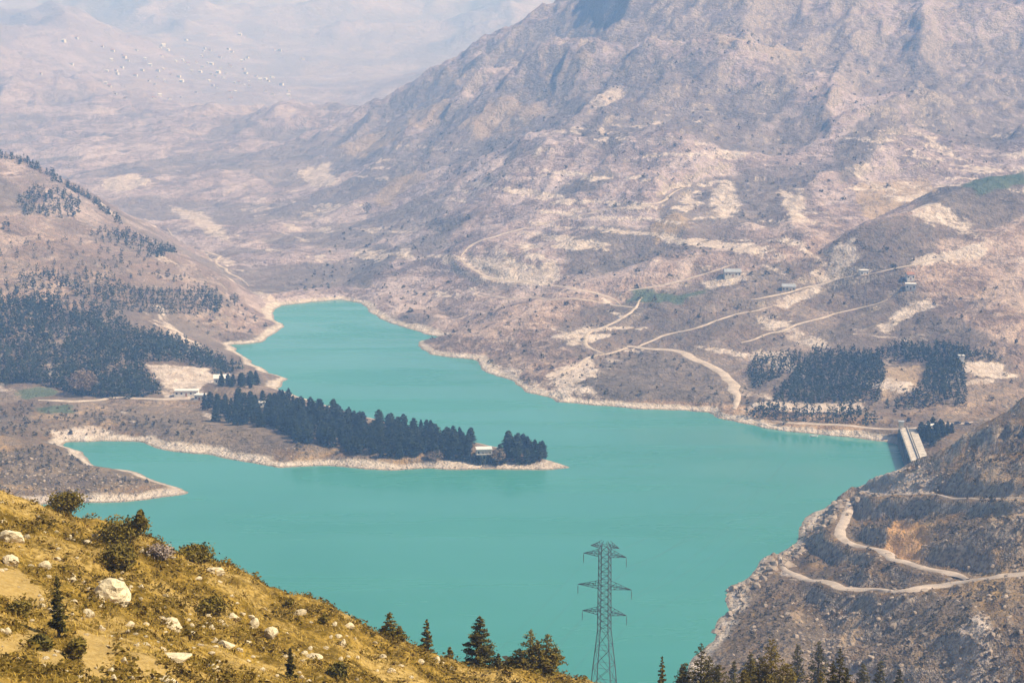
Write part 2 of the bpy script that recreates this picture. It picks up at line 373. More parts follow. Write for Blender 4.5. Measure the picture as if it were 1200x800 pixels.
def terrain_mat():
    m, n, l, b = mat('dry_hillside'); q = NB(m.node_tree)
    g = q.pos(); P = g.outputs['Position']
    a1 = q.attr('cover'); a2 = q.attr('cover_b')
    big = q.noise(P, 0.0045, 6, 0.62, 0.6)
    mid = q.noise(P, 0.022, 6, 0.65, 0.4)
    sml = q.noise(P, 0.11, 5, 0.7)
    tiny = q.noise(P, 0.45, 3, 0.7)
    cm = n.new('ShaderNodeMapping'); cm.inputs['Scale'].default_value = (0.006, 0.006, 0.075); l.new(P, cm.inputs['Vector'])
    strata = q.noise(cm.outputs[0], 1.0, 6, 0.62, 0.8)              # old terraces and paths follow the contours
    strata2 = q.noise(cm.outputs[0], 2.7, 5, 0.62, 0.5)
    # broken ground: brown scrubland with paler earth
    col = q.mix(q.ramp(big, 0.38, 0.62), (0.185, 0.132, 0.100), (0.290, 0.212, 0.158))
    col = q.mix(q.math('MULTIPLY', q.ramp(mid, 0.47, 0.66), 0.8), col, (0.350, 0.262, 0.195))
    col = q.mix(q.math('MULTIPLY', q.ramp(mid, 0.48, 0.34), 0.8), col, (0.105, 0.080, 0.058))
    col = q.mix(q.math('MULTIPLY', q.ramp(strata, 0.55, 0.63), 0.60), col, (0.46, 0.362, 0.275))
    col = q.mix(q.math('MULTIPLY', q.ramp(strata2, 0.57, 0.65), 0.55), col, (0.50, 0.40, 0.31))
    col = q.mix(q.math('MULTIPLY', q.ramp(strata, 0.45, 0.36), 0.50), col, (0.110, 0.085, 0.064))
    patch = q.noise(P, 0.011, 7, 0.60, 0.9)
    rm = n.new('ShaderNodeMapping'); rm.inputs['Rotation'].default_value = (0, 0, math.radians(29)); l.new(P, rm.inputs['Vector'])
    rs_ = n.new('ShaderNodeMapping'); rs_.inputs['Scale'].default_value = (0.030, 0.0055, 0.012); l.new(rm.outputs[0], rs_.inputs['Vector'])
    runs = q.noise(rs_.outputs[0], 1.0, 6, 0.6, 0.7)                 # stony runs slanting up the spurs
    col = q.mix(q.math('MULTIPLY', q.ramp(runs, 0.55, 0.63), 0.65), col, (0.47, 0.375, 0.285))
    col = q.mix(q.math('MULTIPLY', q.ramp(runs, 0.44, 0.36), 0.45), col, (0.125, 0.100, 0.082))
    col = q.mix(q.math('MULTIPLY', q.ramp(patch, 0.54, 0.60), 0.60), col, (0.43, 0.335, 0.255))
    col = q.mix(q.math('MULTIPLY', q.ramp(patch, 0.46, 0.39), 0.60), col, (0.125, 0.098, 0.080))
    # stones and bushes a few metres across
    col = q.mix(q.math('MULTIPLY', q.ramp(sml, 0.54, 0.66), 0.60), col, (0.44, 0.352, 0.275))
    col = q.mix(q.math('MULTIPLY', q.ramp(sml, 0.46, 0.36), 0.62), col, (0.092, 0.075, 0.054))
    col = q.mix(q.math('MULTIPLY', q.ramp(tiny, 0.56, 0.68), 0.40), col, (0.50, 0.41, 0.32))
    col = q.mix(q.math('MULTIPLY', q.ramp(tiny, 0.45, 0.34), 0.50), col, (0.058, 0.048, 0.030))
    # far colour painted paler and bluer for haze, the near hill browner scrub
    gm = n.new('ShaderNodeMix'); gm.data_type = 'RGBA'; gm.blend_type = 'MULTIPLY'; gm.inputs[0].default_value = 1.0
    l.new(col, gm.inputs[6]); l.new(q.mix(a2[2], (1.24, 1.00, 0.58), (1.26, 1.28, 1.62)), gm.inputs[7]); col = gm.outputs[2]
    wob = q.math('ADD', q.math('MULTIPLY', q.math('SUBTRACT', mid, 0.5), 1.5), q.math('ADD', q.math('MULTIPLY', q.math('SUBTRACT', sml, 0.5), 1.8), q.math('MULTIPLY', q.math('SUBTRACT', tiny, 0.5), 0.8)))
    def layer(c, ch, col_, k=1.0, w=0.85):
        e = q.math('ADD', ch, q.math('MULTIPLY', wob, w))
        e = q.math('MULTIPLY', q.ramp(e, 0.25, 0.72), k)
        e = q.math('MULTIPLY', e, q.ramp(ch, 0.02, 0.3))
        return q.mix(e, c, col_)
    tancol = q.mix(q.ramp(sml, 0.35, 0.7), (0.36, 0.25, 0.155), (0.47, 0.345, 0.225))
    palecol = q.mix(q.ramp(sml, 0.36, 0.66), (0.50, 0.395, 0.320), (0.72, 0.60, 0.51))
    scrub_shade_col = q.mix(q.ramp(sml, 0.35, 0.65), (0.080, 0.070, 0.060), (0.155, 0.130, 0.110))
    greencol = q.mix(q.ramp(sml, 0.35, 0.65), (0.045, 0.095, 0.055), (0.09, 0.13, 0.075))
    orange = q.mix(q.ramp(sml, 0.35, 0.65), (0.50, 0.275, 0.11), (0.60, 0.36, 0.17))
    col = layer(col, a1[2], scrub_shade_col, 0.75)
    col = layer(col, a1[1], tancol, 0.75)
    col = layer(col, a1[0], palecol, 0.86)
    col = layer(col, a2[0], greencol, 0.8)
    # bare rock on steep faces
    sep = n.new('ShaderNodeSeparateXYZ'); l.new(g.outputs['True Normal'], sep.inputs[0])
    st = q.ramp(q.math('ADD', sep.outputs[2], q.math('MULTIPLY', q.math('SUBTRACT', sml, 0.5), 0.25)), 0.80, 0.66)
    rock = q.mix(q.ramp(tiny, 0.35, 0.65), (0.19, 0.148, 0.112), (0.50, 0.41, 0.33))
    col = q.mix(q.math('MULTIPLY', st, 0.8), col, rock)
    col = layer(col, a2[1], orange, 0.97, 0.06)
    # haze painted in: far colours fade to one even mauve grey
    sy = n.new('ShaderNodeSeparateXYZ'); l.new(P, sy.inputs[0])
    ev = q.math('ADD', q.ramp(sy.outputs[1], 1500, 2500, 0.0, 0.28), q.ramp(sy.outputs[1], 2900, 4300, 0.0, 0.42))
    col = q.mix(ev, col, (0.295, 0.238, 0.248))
    # washed bank left bare by the falling water level
    sp = n.new('ShaderNodeSeparateXYZ'); l.new(P, sp.inputs[0])
    zz = q.math('SUBTRACT', sp.outputs[2], q.math('MULTIPLY', q.math('SUBTRACT', mid, 0.5), 7.0))
    zz = q.math('ADD', zz, q.math('MULTIPLY', q.math('SUBTRACT', sml, 0.5), 2.5))
    bank = q.ramp(zz, 3.1, 1.8)
    bankcol = q.mix(q.ramp(sml, 0.35, 0.65), (0.46, 0.375, 0.30), (0.66, 0.56, 0.47))
    bankcol = q.mix(q.ramp(sp.outputs[2], 0.7, 0.25), bankcol, (0.30, 0.25, 0.195))
    col = q.mix(q.math('MULTIPLY', bank, 0.92), col, bankcol)
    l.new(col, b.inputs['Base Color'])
    b.inputs['Roughness'].default_value = 0.95; b.inputs['Specular IOR Level'].default_value = 0.1
    hgt = q.math('ADD', q.math('MULTIPLY', mid, 5.0), q.math('ADD', q.math('MULTIPLY', sml, 2.2), q.math('MULTIPLY', tiny, 0.6)))
    q.bump(hgt, 1.0, 2.4, b)
    return m

def near_mat():
    m, n, l, b = mat('stony_grass_slope'); q = NB(m.node_tree)
    P = q.pos().outputs['Position']; a = q.attr('cover')
    big = q.noise(P, 0.11, 5, 0.6, 0.3); mid = q.noise(P, 0.55, 5, 0.65); sml = q.noise(P, 2.6, 4, 0.7)
    col = q.mix(q.ramp(mid, 0.36, 0.62), (0.105, 0.064, 0.005), (0.32, 0.200, 0.032))
    col = q.mix(q.ramp(big, 0.47, 0.60), col, (0.40, 0.265, 0.075))
    col = q.mix(q.math('MULTIPLY', q.ramp(sml, 0.50, 0.40), 0.7), col, (0.065, 0.042, 0.005))
    col = q.mix(q.math('MULTIPLY', q.ramp(sml, 0.58, 0.68), 0.6), col, (0.55, 0.42, 0.19))
    e = q.math('ADD', a[0], q.math('MULTIPLY', q.math('SUBTRACT', mid, 0.5), 1.3))
    sand = q.mix(q.ramp(sml, 0.35, 0.65), (0.33, 0.215, 0.062), (0.42, 0.288, 0.10))
    col = q.mix(q.ramp(e, 0.40, 0.60), col, sand)
    l.new(col, b.inputs['Base Color']); b.inputs['Roughness'].default_value = 0.95; b.inputs['Specular IOR Level'].default_value = 0.1
    q.bump(q.math('ADD', mid, q.math('MULTIPLY', sml, 0.4)), 0.8, 0.35, b)
    return m

def water_mat():
    m, n, l, b = mat('turquoise_water'); q = NB(m.node_tree)
    P = q.pos().outputs['Position']
    big = q.noise(P, 0.004, 4, 0.5, 0.5); streak = n.new('ShaderNodeMapping'); streak.inputs['Scale'].default_value = (0.006, 0.03, 1)
    l.new(P, streak.inputs['Vector']); s = q.noise(streak.outputs[0], 1.0, 4, 0.6, 0.6)
    col = q.mix(q.ramp(big, 0.35, 0.65), (0.040, 0.200, 0.170), (0.050, 0.222, 0.190))
    col = q.mix(q.math('MULTIPLY', q.ramp(s, 0.45, 0.7), 0.35), col, (0.056, 0.235, 0.205))
    l.new(col, b.inputs['Base Color'])
    wnd = q.noise(streak.outputs[0], 0.6, 5, 0.6, 1.0)
    l.new(q.ramp(wnd, 0.40, 0.62, 0.10, 0.30), b.inputs['Roughness']); b.inputs['IOR'].default_value = 1.333
    b.inputs['Specular IOR Level'].default_value = 0.26
    q.bump(q.noise(P, 0.6, 3, 0.6), 0.10, 0.25, b)
    return m

M = {
 'terrain': terrain_mat(), 'near': near_mat(), 'water': water_mat(),
 'road': plain('pale_gravel', (0.43, 0.345, 0.275), 0.95, 0.22, 0.15),
 'pine': foliage_mat('pine_needles', (0.016, 0.024, 0.014), (0.040, 0.052, 0.028), None, 0.5, 0.5),
 'cypress': foliage_mat('dark_cypress', (0.014, 0.022, 0.014), (0.034, 0.046, 0.026), None, 0.5, 0.4),
 'far_pine': foliage_mat('hill_pine_needles', (0.018, 0.026, 0.016), (0.045, 0.055, 0.032), None, 0.2, 0.05),
 'dry_tree': foliage_mat('bare_brown_twigs', (0.16, 0.11, 0.075), (0.28, 0.20, 0.14), None, 0.3, 0.4),
 'olive': foliage_mat('olive_scrub', (0.085, 0.062, 0.008), (0.195, 0.142, 0.024), None, 0.4, 0.9),
 'juniper': foliage_mat('juniper_green', (0.085, 0.064, 0.007), (0.215, 0.158, 0.024), None, 0.3, 1.6),
 'spruce': foliage_mat('young_conifer_green', (0.055, 0.046, 0.008), (0.150, 0.118, 0.022), None, 0.3, 1.8),
 'grass': foliage_mat('dry_grass', (0.21, 0.132, 0.012), (0.54, 0.36, 0.075), None, 0.3, 0.35),
 'tuft': foliage_mat('olive_tufts', (0.062, 0.041, 0.003), (0.205, 0.134, 0.014), None, 0.3, 0.35),
 'twig': foliage_mat('grey_dead_twigs', (0.22, 0.17, 0.13), (0.40, 0.32, 0.26), None, 0.3, 1.0),
 'bark': plain('bark', (0.085, 0.065, 0.048), 0.9, 0.3, 3.0),
 'hillscrub': foliage_mat('hill_scrub', (0.048, 0.042, 0.026), (0.120, 0.096, 0.062), None, 0.3, 0.03),
 'rock': plain('pale_limestone', (0.74, 0.61, 0.38), 0.9, 0.18, 1.3, 0, 0.2),
 'hillrock': plain('grey_limestone', (0.31, 0.245, 0.19), 0.9, 0.35, 0.2, 0, 0.2),
 'concrete': plain('sunlit_concrete', (0.46, 0.405, 0.345), 0.85, 0.25, 0.35),
 'shade_concrete': plain('shaded_concrete', (0.10, 0.105, 0.11), 0.7, 0.35, 0.2),  # shade on the dam's water face put into the concrete colour
 'steel': plain('galvanised_steel', (0.10, 0.10, 0.125), 0.55, 0.2, 0.8, 0.3),
 'white': plain('white_render', (0.64, 0.60, 0.56), 0.85, 0.08, 0.4),
 'cream': plain('cream_render', (0.62, 0.55, 0.46), 0.85, 0.10, 0.4),
 'roof_red': plain('clay_tiles', (0.30, 0.15, 0.10), 0.85, 0.2, 0.8),
 'roof_grey': plain('grey_sheet_roof', (0.32, 0.33, 0.35), 0.6, 0.15, 0.5),
 'window': plain('dark_glass', (0.03, 0.035, 0.045), 0.15, 0.2, 1.0, 0, 0.5),
 'glass_ins': plain('insulator_glass', (0.10, 0.13, 0.13), 0.3, 0.2, 1.0),
}
_m = M['rock']; _q = NB(_m.node_tree); _b = _m.node_tree.nodes['Principled BSDF']; _tc = _m.node_tree.nodes.new('ShaderNodeTexCoord')
_src = _b.inputs['Base Color'].links[0].from_socket
_f = _q.math('MULTIPLY', _q.ramp(_q.noise(_tc.outputs['Object'], 3.1, 6, 0.7, 0.8), 0.52, 0.64), 0.6)
_m.node_tree.links.new(_q.mix(_f, _src, (0.27, 0.20, 0.10)), _b.inputs['Base Color'])
for k in ('rock', 'hillrock'):
    q = NB(M[k].node_tree); tc = M[k].node_tree.nodes.new('ShaderNodeTexCoord')
    q.bump(q.noise(tc.outputs['Object'], 2.2, 6, 0.7), 0.8, 0.25, M[k].node_tree.nodes['Principled BSDF'])

# ------------------------------------------------------------------ mesh and object helpers
def mesh_np(name, V, Fq, material=None, smooth=False):
    me = bpy.data.meshes.new(name); V = np.asarray(V, np.float32); Fq = np.asarray(Fq, np.int32)
    k = Fq.shape[1]
    me.vertices.add(len(V)); me.vertices.foreach_set('co', V.ravel())
    me.loops.add(Fq.size); me.loops.foreach_set('vertex_index', Fq.ravel())
    me.polygons.add(len(Fq)); me.polygons.foreach_set('loop_start', np.arange(0, Fq.size, k, dtype=np.int32))
    me.polygons.foreach_set('loop_total', np.full(len(Fq), k, np.int32))
    me.polygons.foreach_set('use_smooth', np.full(len(Fq), smooth, bool))
    me.update(calc_edges=True)
    if material: me.materials.append(material)
    return me
def link(name, me, parent=None, loc=None):
    o = bpy.data.objects.new(name, me); COL.objects.link(o)
    if parent is not None: o.parent = parent
    if loc is not None: o.location = loc
    return o
def tag(o, label=None, cat=None, group=None, kind=None):
    if label: o['label'] = label
    if cat: o['category'] = cat
    if group: o['group'] = group
    if kind: o['kind'] = kind
    return o
def thing(name, label, cat, loc=(0, 0, 0), rz=0.0, group=None):
    o = link(name, None, None, loc); o.rotation_euler = (0, 0, rz)
    o.empty_display_size = 0.5
    return tag(o, label, cat, group)
def copy_tree(o, parent=None):
    c = o.copy(); COL.objects.link(c)
    if parent is not None: c.parent = parent
    for ch in o.children: copy_tree(ch, c)
    return c

class MB:
    """collects boxes, bars and tapered tubes into one mesh"""
    def __init__(s): s.v = []; s.f = []
    def _add(s, V, Fc):
        o = len(s.v); s.v += [tuple(p) for p in V]; s.f += [tuple(i + o for i in f) for f in Fc]
    def box(s, x0, y0, z0, x1, y1, z1):
        s._add([(x0, y0, z0), (x1, y0, z0), (x1, y1, z0), (x0, y1, z0), (x0, y0, z1), (x1, y0, z1), (x1, y1, z1), (x0, y1, z1)],
               [(0, 3, 2, 1), (4, 5, 6, 7), (0, 1, 5, 4), (1, 2, 6, 5), (2, 3, 7, 6), (3, 0, 4, 7)]); return s
    def hexa(s, pts):
        s._add(pts, [(0, 3, 2, 1), (4, 5, 6, 7), (0, 1, 5, 4), (1, 2, 6, 5), (2, 3, 7, 6), (3, 0, 4, 7)]); return s
    def tube(s, pts, rad, n=6):
        pts = [Vector(p) for p in pts]; o = len(s.v)
        for i, p in enumerate(pts):
            d = (pts[min(i + 1, len(pts) - 1)] - pts[max(i - 1, 0)]).normalized()
            a = d.orthogonal().normalized() if abs(d.z) < 0.9 else Vector((1, 0, 0)) - d * d.x
            a.normalize(); b = d.cross(a)
            for k in range(n):
                t = 2 * math.pi * k / n
                s.v.append(tuple(p + (a * math.cos(t) + b * math.sin(t)) * rad[i]))
        for i in range(len(pts) - 1):
            for k in range(n):
                s.f.append((o + i * n + k, o + i * n + (k + 1) % n, o + (i + 1) * n + (k + 1) % n, o + (i + 1) * n + k))
        s.f.append(tuple(o + k for k in range(n))[::-1]); s.f.append(tuple(o + (len(pts) - 1) * n + k for k in range(n)))
        return s
    def bar(s, a, b, r): return s.tube([a, b], [r, r], 4)
    def mesh(s, name, material):
        me = bpy.data.meshes.new(name); me.from_pydata(s.v, [], s.f); me.update(); me.materials.append(material); return me
    def build(s, name, material, parent=None, loc=None): return link(name, s.mesh(name, material), parent, loc)

def leaf_cloud(C, size, rng, squash=0.6, per=1):
    """leaf-sized kinked quads about the points C; size may be an array"""
    C = np.repeat(np.asarray(C, float), per, 0); n = len(C); sz = np.broadcast_to(np.asarray(size, float), (n // per,)).repeat(per)
    d = rng.normal(size=(n, 3)); d[:, 2] *= squash; d /= np.linalg.norm(d, axis=1, keepdims=True) + 1e-9
    e = np.cross(d, rng.normal(size=(n, 3))); e /= np.linalg.norm(e, axis=1, keepdims=True) + 1e-9
    if per > 1: C = C + rng.normal(size=(n, 3)) * sz[:, None] * 0.6
    a = d * (sz * rng.uniform(0.6, 1.3, n))[:, None]; b = e * (sz * rng.uniform(0.3, 0.6, n))[:, None]
    V = np.stack([C - a, C + b, C + a, C - b], 1).reshape(-1, 3)
    return V, np.arange(4 * n).reshape(n, 4)

# ------------------------------------------------------------------ the terrain sheet and its cover masks
U = np.linspace(-200, 1400, 620)
_d = [525.0]
while _d[-1] < 9000:
    d = _d[-1]; _d.append(d * (1.0030 if d < 1300 else (1.0027 if d < 3000 else 1.0070)))
DD = np.array(_d)
TX = (U[None, :] - 600) / F / (CP + SP * 0.1) * DD[:, None]; TY = np.broadcast_to(DD[:, None], TX.shape)
tx, ty = TX.ravel().copy(), TY.ravel().copy()
tz = Z(tx, ty)
nr, nc = TX.shape
idx = np.arange(nr * nc).reshape(nr, nc)
quads = np.stack([idx[:-1, :-1], idx[:-1, 1:], idx[1:, 1:], idx[1:, :-1]], -1).reshape(-1, 4)
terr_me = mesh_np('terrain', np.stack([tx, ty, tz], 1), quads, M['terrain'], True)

PATCH = {   # outlines of bare rock, dry fields, dark scrub, painted slope shadows and grass
 'pale': [[(545, 300), (575, 300), (600, 312), (625, 318), (652, 305), (656, 325), (640, 337), (600, 333), (560, 318)],
          [(978, 287), (1000, 280), (1004, 303), (985, 325), (955, 331), (948, 322), (970, 310)],
          [(1070, 305), (1110, 297), (1150, 284), (1153, 298), (1120, 308), (1072, 313)],
          [(1028, 387), (1055, 363), (1090, 349), (1096, 358), (1068, 372), (1040, 391)],
          [(835, 222), (858, 212), (868, 240), (850, 258), (836, 245)], [(914, 222), (932, 228), (946, 258), (928, 264)],
          [(170, 426), (200, 428), (245, 432), (251, 444), (236, 457), (200, 456), (180, 441)],
          [(190, 458), (240, 458), (242, 470), (195, 470)], [(120, 210), (160, 205), (178, 214), (150, 224), (122, 222)],
          [(60, 505), (110, 498), (130, 508), (112, 514), (62, 512)], [(1055, 555), (1085, 545), (1100, 560), (1090, 578), (1040, 578)],
          [(1120, 745), (1150, 720), (1160, 760), (1150, 800), (1120, 800)], [(200, 240), (240, 250), (270, 285), (240, 275)],
          [(350, 200), (385, 190), (395, 215), (370, 222)], [(655, 465), (700, 440), (690, 420), (640, 440)],
          [(870, 478), (930, 470), (1005, 474), (1000, 482), (925, 482)], [(820, 330), (870, 320), (880, 326), (830, 338)],
          [(905, 356), (945, 340), (962, 335), (950, 348), (915, 362)], [(975, 470), (1010, 468), (1012, 478), (980, 480)],
          [(690, 120), (720, 100), (735, 110), (700, 130)], [(1005, 560), (1060, 545), (1065, 570), (1010, 578)]],
 'tan': [[(438, 236), (455, 212), (490, 195), (502, 205), (470, 226), (447, 243)], [(535, 150), (575, 120), (600, 112), (645, 128), (605, 152), (560, 160)],
         [(655, 90), (690, 48), (697, 58), (672, 97)], [(718, 92), (738, 55), (744, 72), (724, 97)], [(828, 36), (870, 44), (940, 60), (905, 66), (845, 52)],
         [(510, 85), (540, 78), (535, 95), (515, 97)], [(480, 130), (530, 115), (520, 140), (480, 150)], [(1000, 215), (1090, 205), (1100, 225), (1010, 250)],
         [(400, 170), (450, 150), (470, 165), (420, 185)], [(350, 80), (390, 68), (400, 80), (360, 92)], [(1040, 430), (1080, 426), (1075, 452), (1035, 470)],
         [(1150, 515), (1165, 540), (1200, 555), (1200, 580), (1150, 575), (1145, 540)], [(975, 745), (1000, 715), (1020, 705), (1000, 750), (985, 770)],
         [(925, 720), (945, 705), (935, 730)], [(1165, 590), (1200, 585), (1200, 620), (1170, 618)], [(760, 265), (800, 250), (810, 270), (770, 285)], [(100, 100), (170, 92), (200, 100), (110, 108)]],
 'scrub': [[(678, 152), (720, 128), (748, 150), (730, 168), (690, 168)], [(650, 228), (668, 212), (712, 198), (728, 205), (690, 226)], [(790, 150), (860, 108), (872, 120), (815, 155)],  # real scrub, with mountain shadows painted in as dark patches
           [(405, 335), (418, 292), (452, 284), (462, 300), (430, 338)], [(500, 262), (545, 255), (540, 268), (505, 272)], [(850, 130), (905, 100), (930, 60), (960, 70), (920, 130), (880, 160)],
           [(975, 180), (1010, 140), (1050, 110), (1060, 150), (1010, 200), (985, 215)], [(660, 455), (740, 412), (830, 420), (850, 450), (845, 470), (700, 468), (650, 466)],
           [(1060, 60), (1110, 90), (1120, 160), (1070, 150)], [(880, 100), (920, 90), (930, 110), (890, 125)], [(700, 300), (730, 290), (740, 310), (710, 320)],
           [(0, 530), (90, 535), (150, 552), (180, 568), (100, 575), (0, 570)], [(140, 480), (320, 490), (400, 530), (300, 530), (150, 505)], [(1050, 240), (1200, 200), (1200, 240), (1100, 260)],
           [(1040, 590), (1060, 600), (1020, 640), (1000, 620)], [(1090, 620), (1150, 590), (1190, 640), (1110, 660)], [(1000, 720), (1120, 700), (1160, 700), (1080, 800), (1020, 800)]],
 'green': [[(736, 352), (745, 335), (790, 345), (830, 338), (800, 358)], [(15, 458), (60, 452), (75, 460), (30, 468)], [(42, 478), (80, 474), (85, 484), (45, 486)], [(1130, 218), (1200, 200), (1200, 215), (1145, 230)]],
 'orange': [QUARRY_PX],
}
def poly_mask(x, y, px, soft):
    P = cast(px, Z_raw) ; out = np.zeros(x.shape)
    b = (x > P[:, 0].min() - soft) & (x < P[:, 0].max() + soft) & (y > P[:, 1].min() - soft) & (y < P[:, 1].max() + soft)
    if b.any(): out[b] = sst(soft, -soft, poly_sd(P, x[b], y[b]))
    return out
cover = np.zeros((len(tx), 4), np.float32); cover_b = np.zeros((len(tx), 4), np.float32); cover[:, 3] = cover_b[:, 3] = 1
for nm, arr, ch in (('pale', cover, 0), ('tan', cover, 1), ('scrub', cover, 2), ('green', cover_b, 0), ('orange', cover_b, 1)):
    for px in PATCH[nm]:
        dist = cast([px[0]])[0][1]
        arr[:, ch] = np.maximum(arr[:, ch], poly_mask(tx, ty, px, 3.0 if nm == 'orange' else max(4.0, dist * 0.006)))
# pale streaks, and darker cover low in the gullies
gul = ridged(tx + 60 * perlin(tx / 240, ty / 240, 40), ty + 60 * perlin(tx / 240, ty / 240, 41), 430, 5, 21)
streak = fbm(tx + 0.5 * ty, ty * 0.35, 55, 4, 210)
cover[:, 0] = np.maximum(cover[:, 0], 0.62 * sst(0.35, 0.8, streak) * (tz < 150) * (ty < 2600))
cover[:, 2] = np.maximum(cover[:, 2], 0.60 * sst(0.72, 0.5, gul))
lefth = sst(-0.15, -0.17, tx / ty) * sst(1950, 1850, ty)
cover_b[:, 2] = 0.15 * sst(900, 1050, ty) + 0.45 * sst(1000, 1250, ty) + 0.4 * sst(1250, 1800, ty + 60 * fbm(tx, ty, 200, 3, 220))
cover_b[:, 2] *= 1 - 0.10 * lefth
cover[:, 2] = np.maximum(cover[:, 2], 0.42 * lefth)
# old field terraces and eroded benches stacked along the contours of the lower slopes
bw = 30 * fbm(tx, ty, 160, 3, 230)
ben = fbm((tx + 0.4 * ty + bw) / 95.0, (tz + 0.12 * bw) / 6.5, 1.0, 4, 240)
zone = sst(-0.15, 0.35, fbm(tx, ty, 260, 3, 250)) * sst(6, 16, tz) * sst(210, 110, tz) * sst(1050, 1150, ty) * sst(2900, 2200, ty) * (1 - 0.8 * lefth)
cover[:, 0] = np.maximum(cover[:, 0], 0.85 * sst(0.16, 0.48, ben) * zone)
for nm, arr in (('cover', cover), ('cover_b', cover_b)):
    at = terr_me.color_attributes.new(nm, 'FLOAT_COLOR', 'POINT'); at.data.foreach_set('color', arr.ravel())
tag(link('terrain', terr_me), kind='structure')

# near hillside sheet
NU = np.linspace(-380, 1580, 440)
ND = np.concatenate([np.linspace(14, 60, 40), np.linspace(60.6, 165, 210), 165 * (950 / 165.0) ** np.linspace(0.01, 1, 110)])
NX = (NU[None, :] - 600) / F / (CP + SP * (-300.0 / F)) * ND[:, None]; NY = np.broadcast_to(ND[:, None], NX.shape)
nx, ny = NX.ravel().copy(), NY.ravel().copy(); nz = np.maximum(Nz(nx, ny), -6.0)
r_, c_ = NX.shape; idx = np.arange(r_ * c_).reshape(r_, c_)
quads = np.stack([idx[:-1, :-1], idx[:-1, 1:], idx[1:, 1:], idx[1:, :-1]], -1).reshape(-1, 4)
near_me = mesh_np('hillside', np.stack([nx, ny, nz], 1), quads, M['near'], True)
def castN(px): return cast(px, Nz, 25.0, 190.0, 700)
SAND_PX = [[(-20, 655), (25, 668), (45, 690), (60, 712), (30, 706), (-20, 690)], [(88, 738), (130, 745), (135, 765), (122, 790), (100, 800), (92, 770)], [(-10, 745), (40, 735), (52, 752), (20, 762), (-10, 770)],
           [(150, 765), (180, 770), (200, 800), (160, 800)], [(40, 760), (78, 765), (70, 785), (42, 775)]]
SAND = [castN(p) for p in SAND_PX]
cv = np.zeros((len(nx), 4), np.float32); cv[:, 3] = 1
def sand_at(x, y):
    m = np.zeros(x.shape)
    for P in SAND: m = np.maximum(m, sst(0.8, -0.8, poly_sd(P, x, y)))
    return m
sel = ny < 190; cv[sel, 0] = sand_at(nx[sel], ny[sel])
at = near_me.color_attributes.new('cover', 'FLOAT_COLOR', 'POINT'); at.data.foreach_set('color', cv.ravel())
tag(link('hillside', near_me), kind='structure')

# lake: one sheet a little larger than its outline, the land rises through it
lake_me = bpy.data.meshes.new('lake')
lake_me.from_pydata([(-900, 430, 0), (420, 430, 0), (420, 1900, 0), (-900, 1900, 0)], [], [(0, 1, 2, 3)]); lake_me.materials.append(M['water'])
tag(link('lake', lake_me), kind='structure')

# roads draped on their benches
for k, (P, pz, w, lab) in ROADS.items():
    T = np.gradient(P, axis=0); T /= np.linalg.norm(T, axis=1, keepdims=True) + 1e-9; Nn = np.stack([-T[:, 1], T[:, 0]], 1)
    rows = []
    for i, t in enumerate(np.linspace(-1, 1, 5)):
        wob = w / 2 * (0.35 + 0.65 * np.minimum(sst(0, 5, np.arange(len(P))), sst(0, 5, np.arange(len(P))[::-1]))) * (1 + 0.45 * fbm(P[:, 0], P[:, 1], 16, 3, 300 + i))
        q = P + Nn * (t * wob)[:, None]; rows.append(np.column_stack([q, pz + 0.55 - 0.85 * abs(t) ** 3]))
    V = np.stack(rows, 1).reshape(-1, 3); m = len(P); ii = np.arange(m * 5).reshape(m, 5)
    Q = np.stack([ii[:-1, :-1], ii[1:, :-1], ii[1:, 1:], ii[:-1, 1:]], -1).reshape(-1, 4)
    tag(link(k, mesh_np(k, V, Q, M['road'], True)), lab, kind='structure')

# ------------------------------------------------------------------ haze filling the valley
def build_haze():
    hb = MB().box(-9000, -600, -16, 9000, 9800, float(max(tz.max(), H)) + 30)
    m = bpy.data.materials.new('valley_haze'); m.use_nodes = True; n = m.node_tree.nodes; n.remove(n['Principled BSDF'])
    pv = n.new('ShaderNodeVolumePrincipled'); pv.inputs['Density'].default_value = HAZE_DENSITY
    pv.inputs['Color'].default_value = (*HAZE_COLOR, 1); pv.inputs['Absorption Color'].default_value = (1, 1, 1, 1)
    pv.inputs['Anisotropy'].default_value = 0.0
    m.node_tree.links.new(pv.outputs[0], n['Material Output'].inputs['Volume'])
    tag(hb.build('haze', m), kind='stuff')

# ------------------------------------------------------------------ trees
def conifer_crown(seed, h=1.0, r=0.2, n=420, leaf=0.05, top=1.6, low=0.08, round_=0.0):
    rng = np.random.default_rng(seed)
    t = rng.uniform(0, 1, n) ** 0.85
    prof = (1 - t) ** (1 / top) * (1 - round_) + round_ * np.sqrt(np.clip(1 - (2 * t - 0.9) ** 2 / 1.25, 0, 1))
    whorl = 0.78 + 0.22 * np.sin(t * 34 + rng.uniform(0, 6)) + 0.16 * rng.normal(size=n)
    ang = rng.uniform(0, 2 * np.pi, n); lob = 1 + 0.22 * np.sin(ang * 3 + t * 9 + seed)
    rad = r * prof * whorl * lob * np.sqrt(rng.uniform(0.35, 1, n))
    C = np.stack([rad * np.cos(ang), rad * np.sin(ang), low + t * (h - low)], 1)
    V, Q = leaf_cloud(C, leaf * (0.55 + 0.75 * prof), rng, 0.55)
    return V, Q

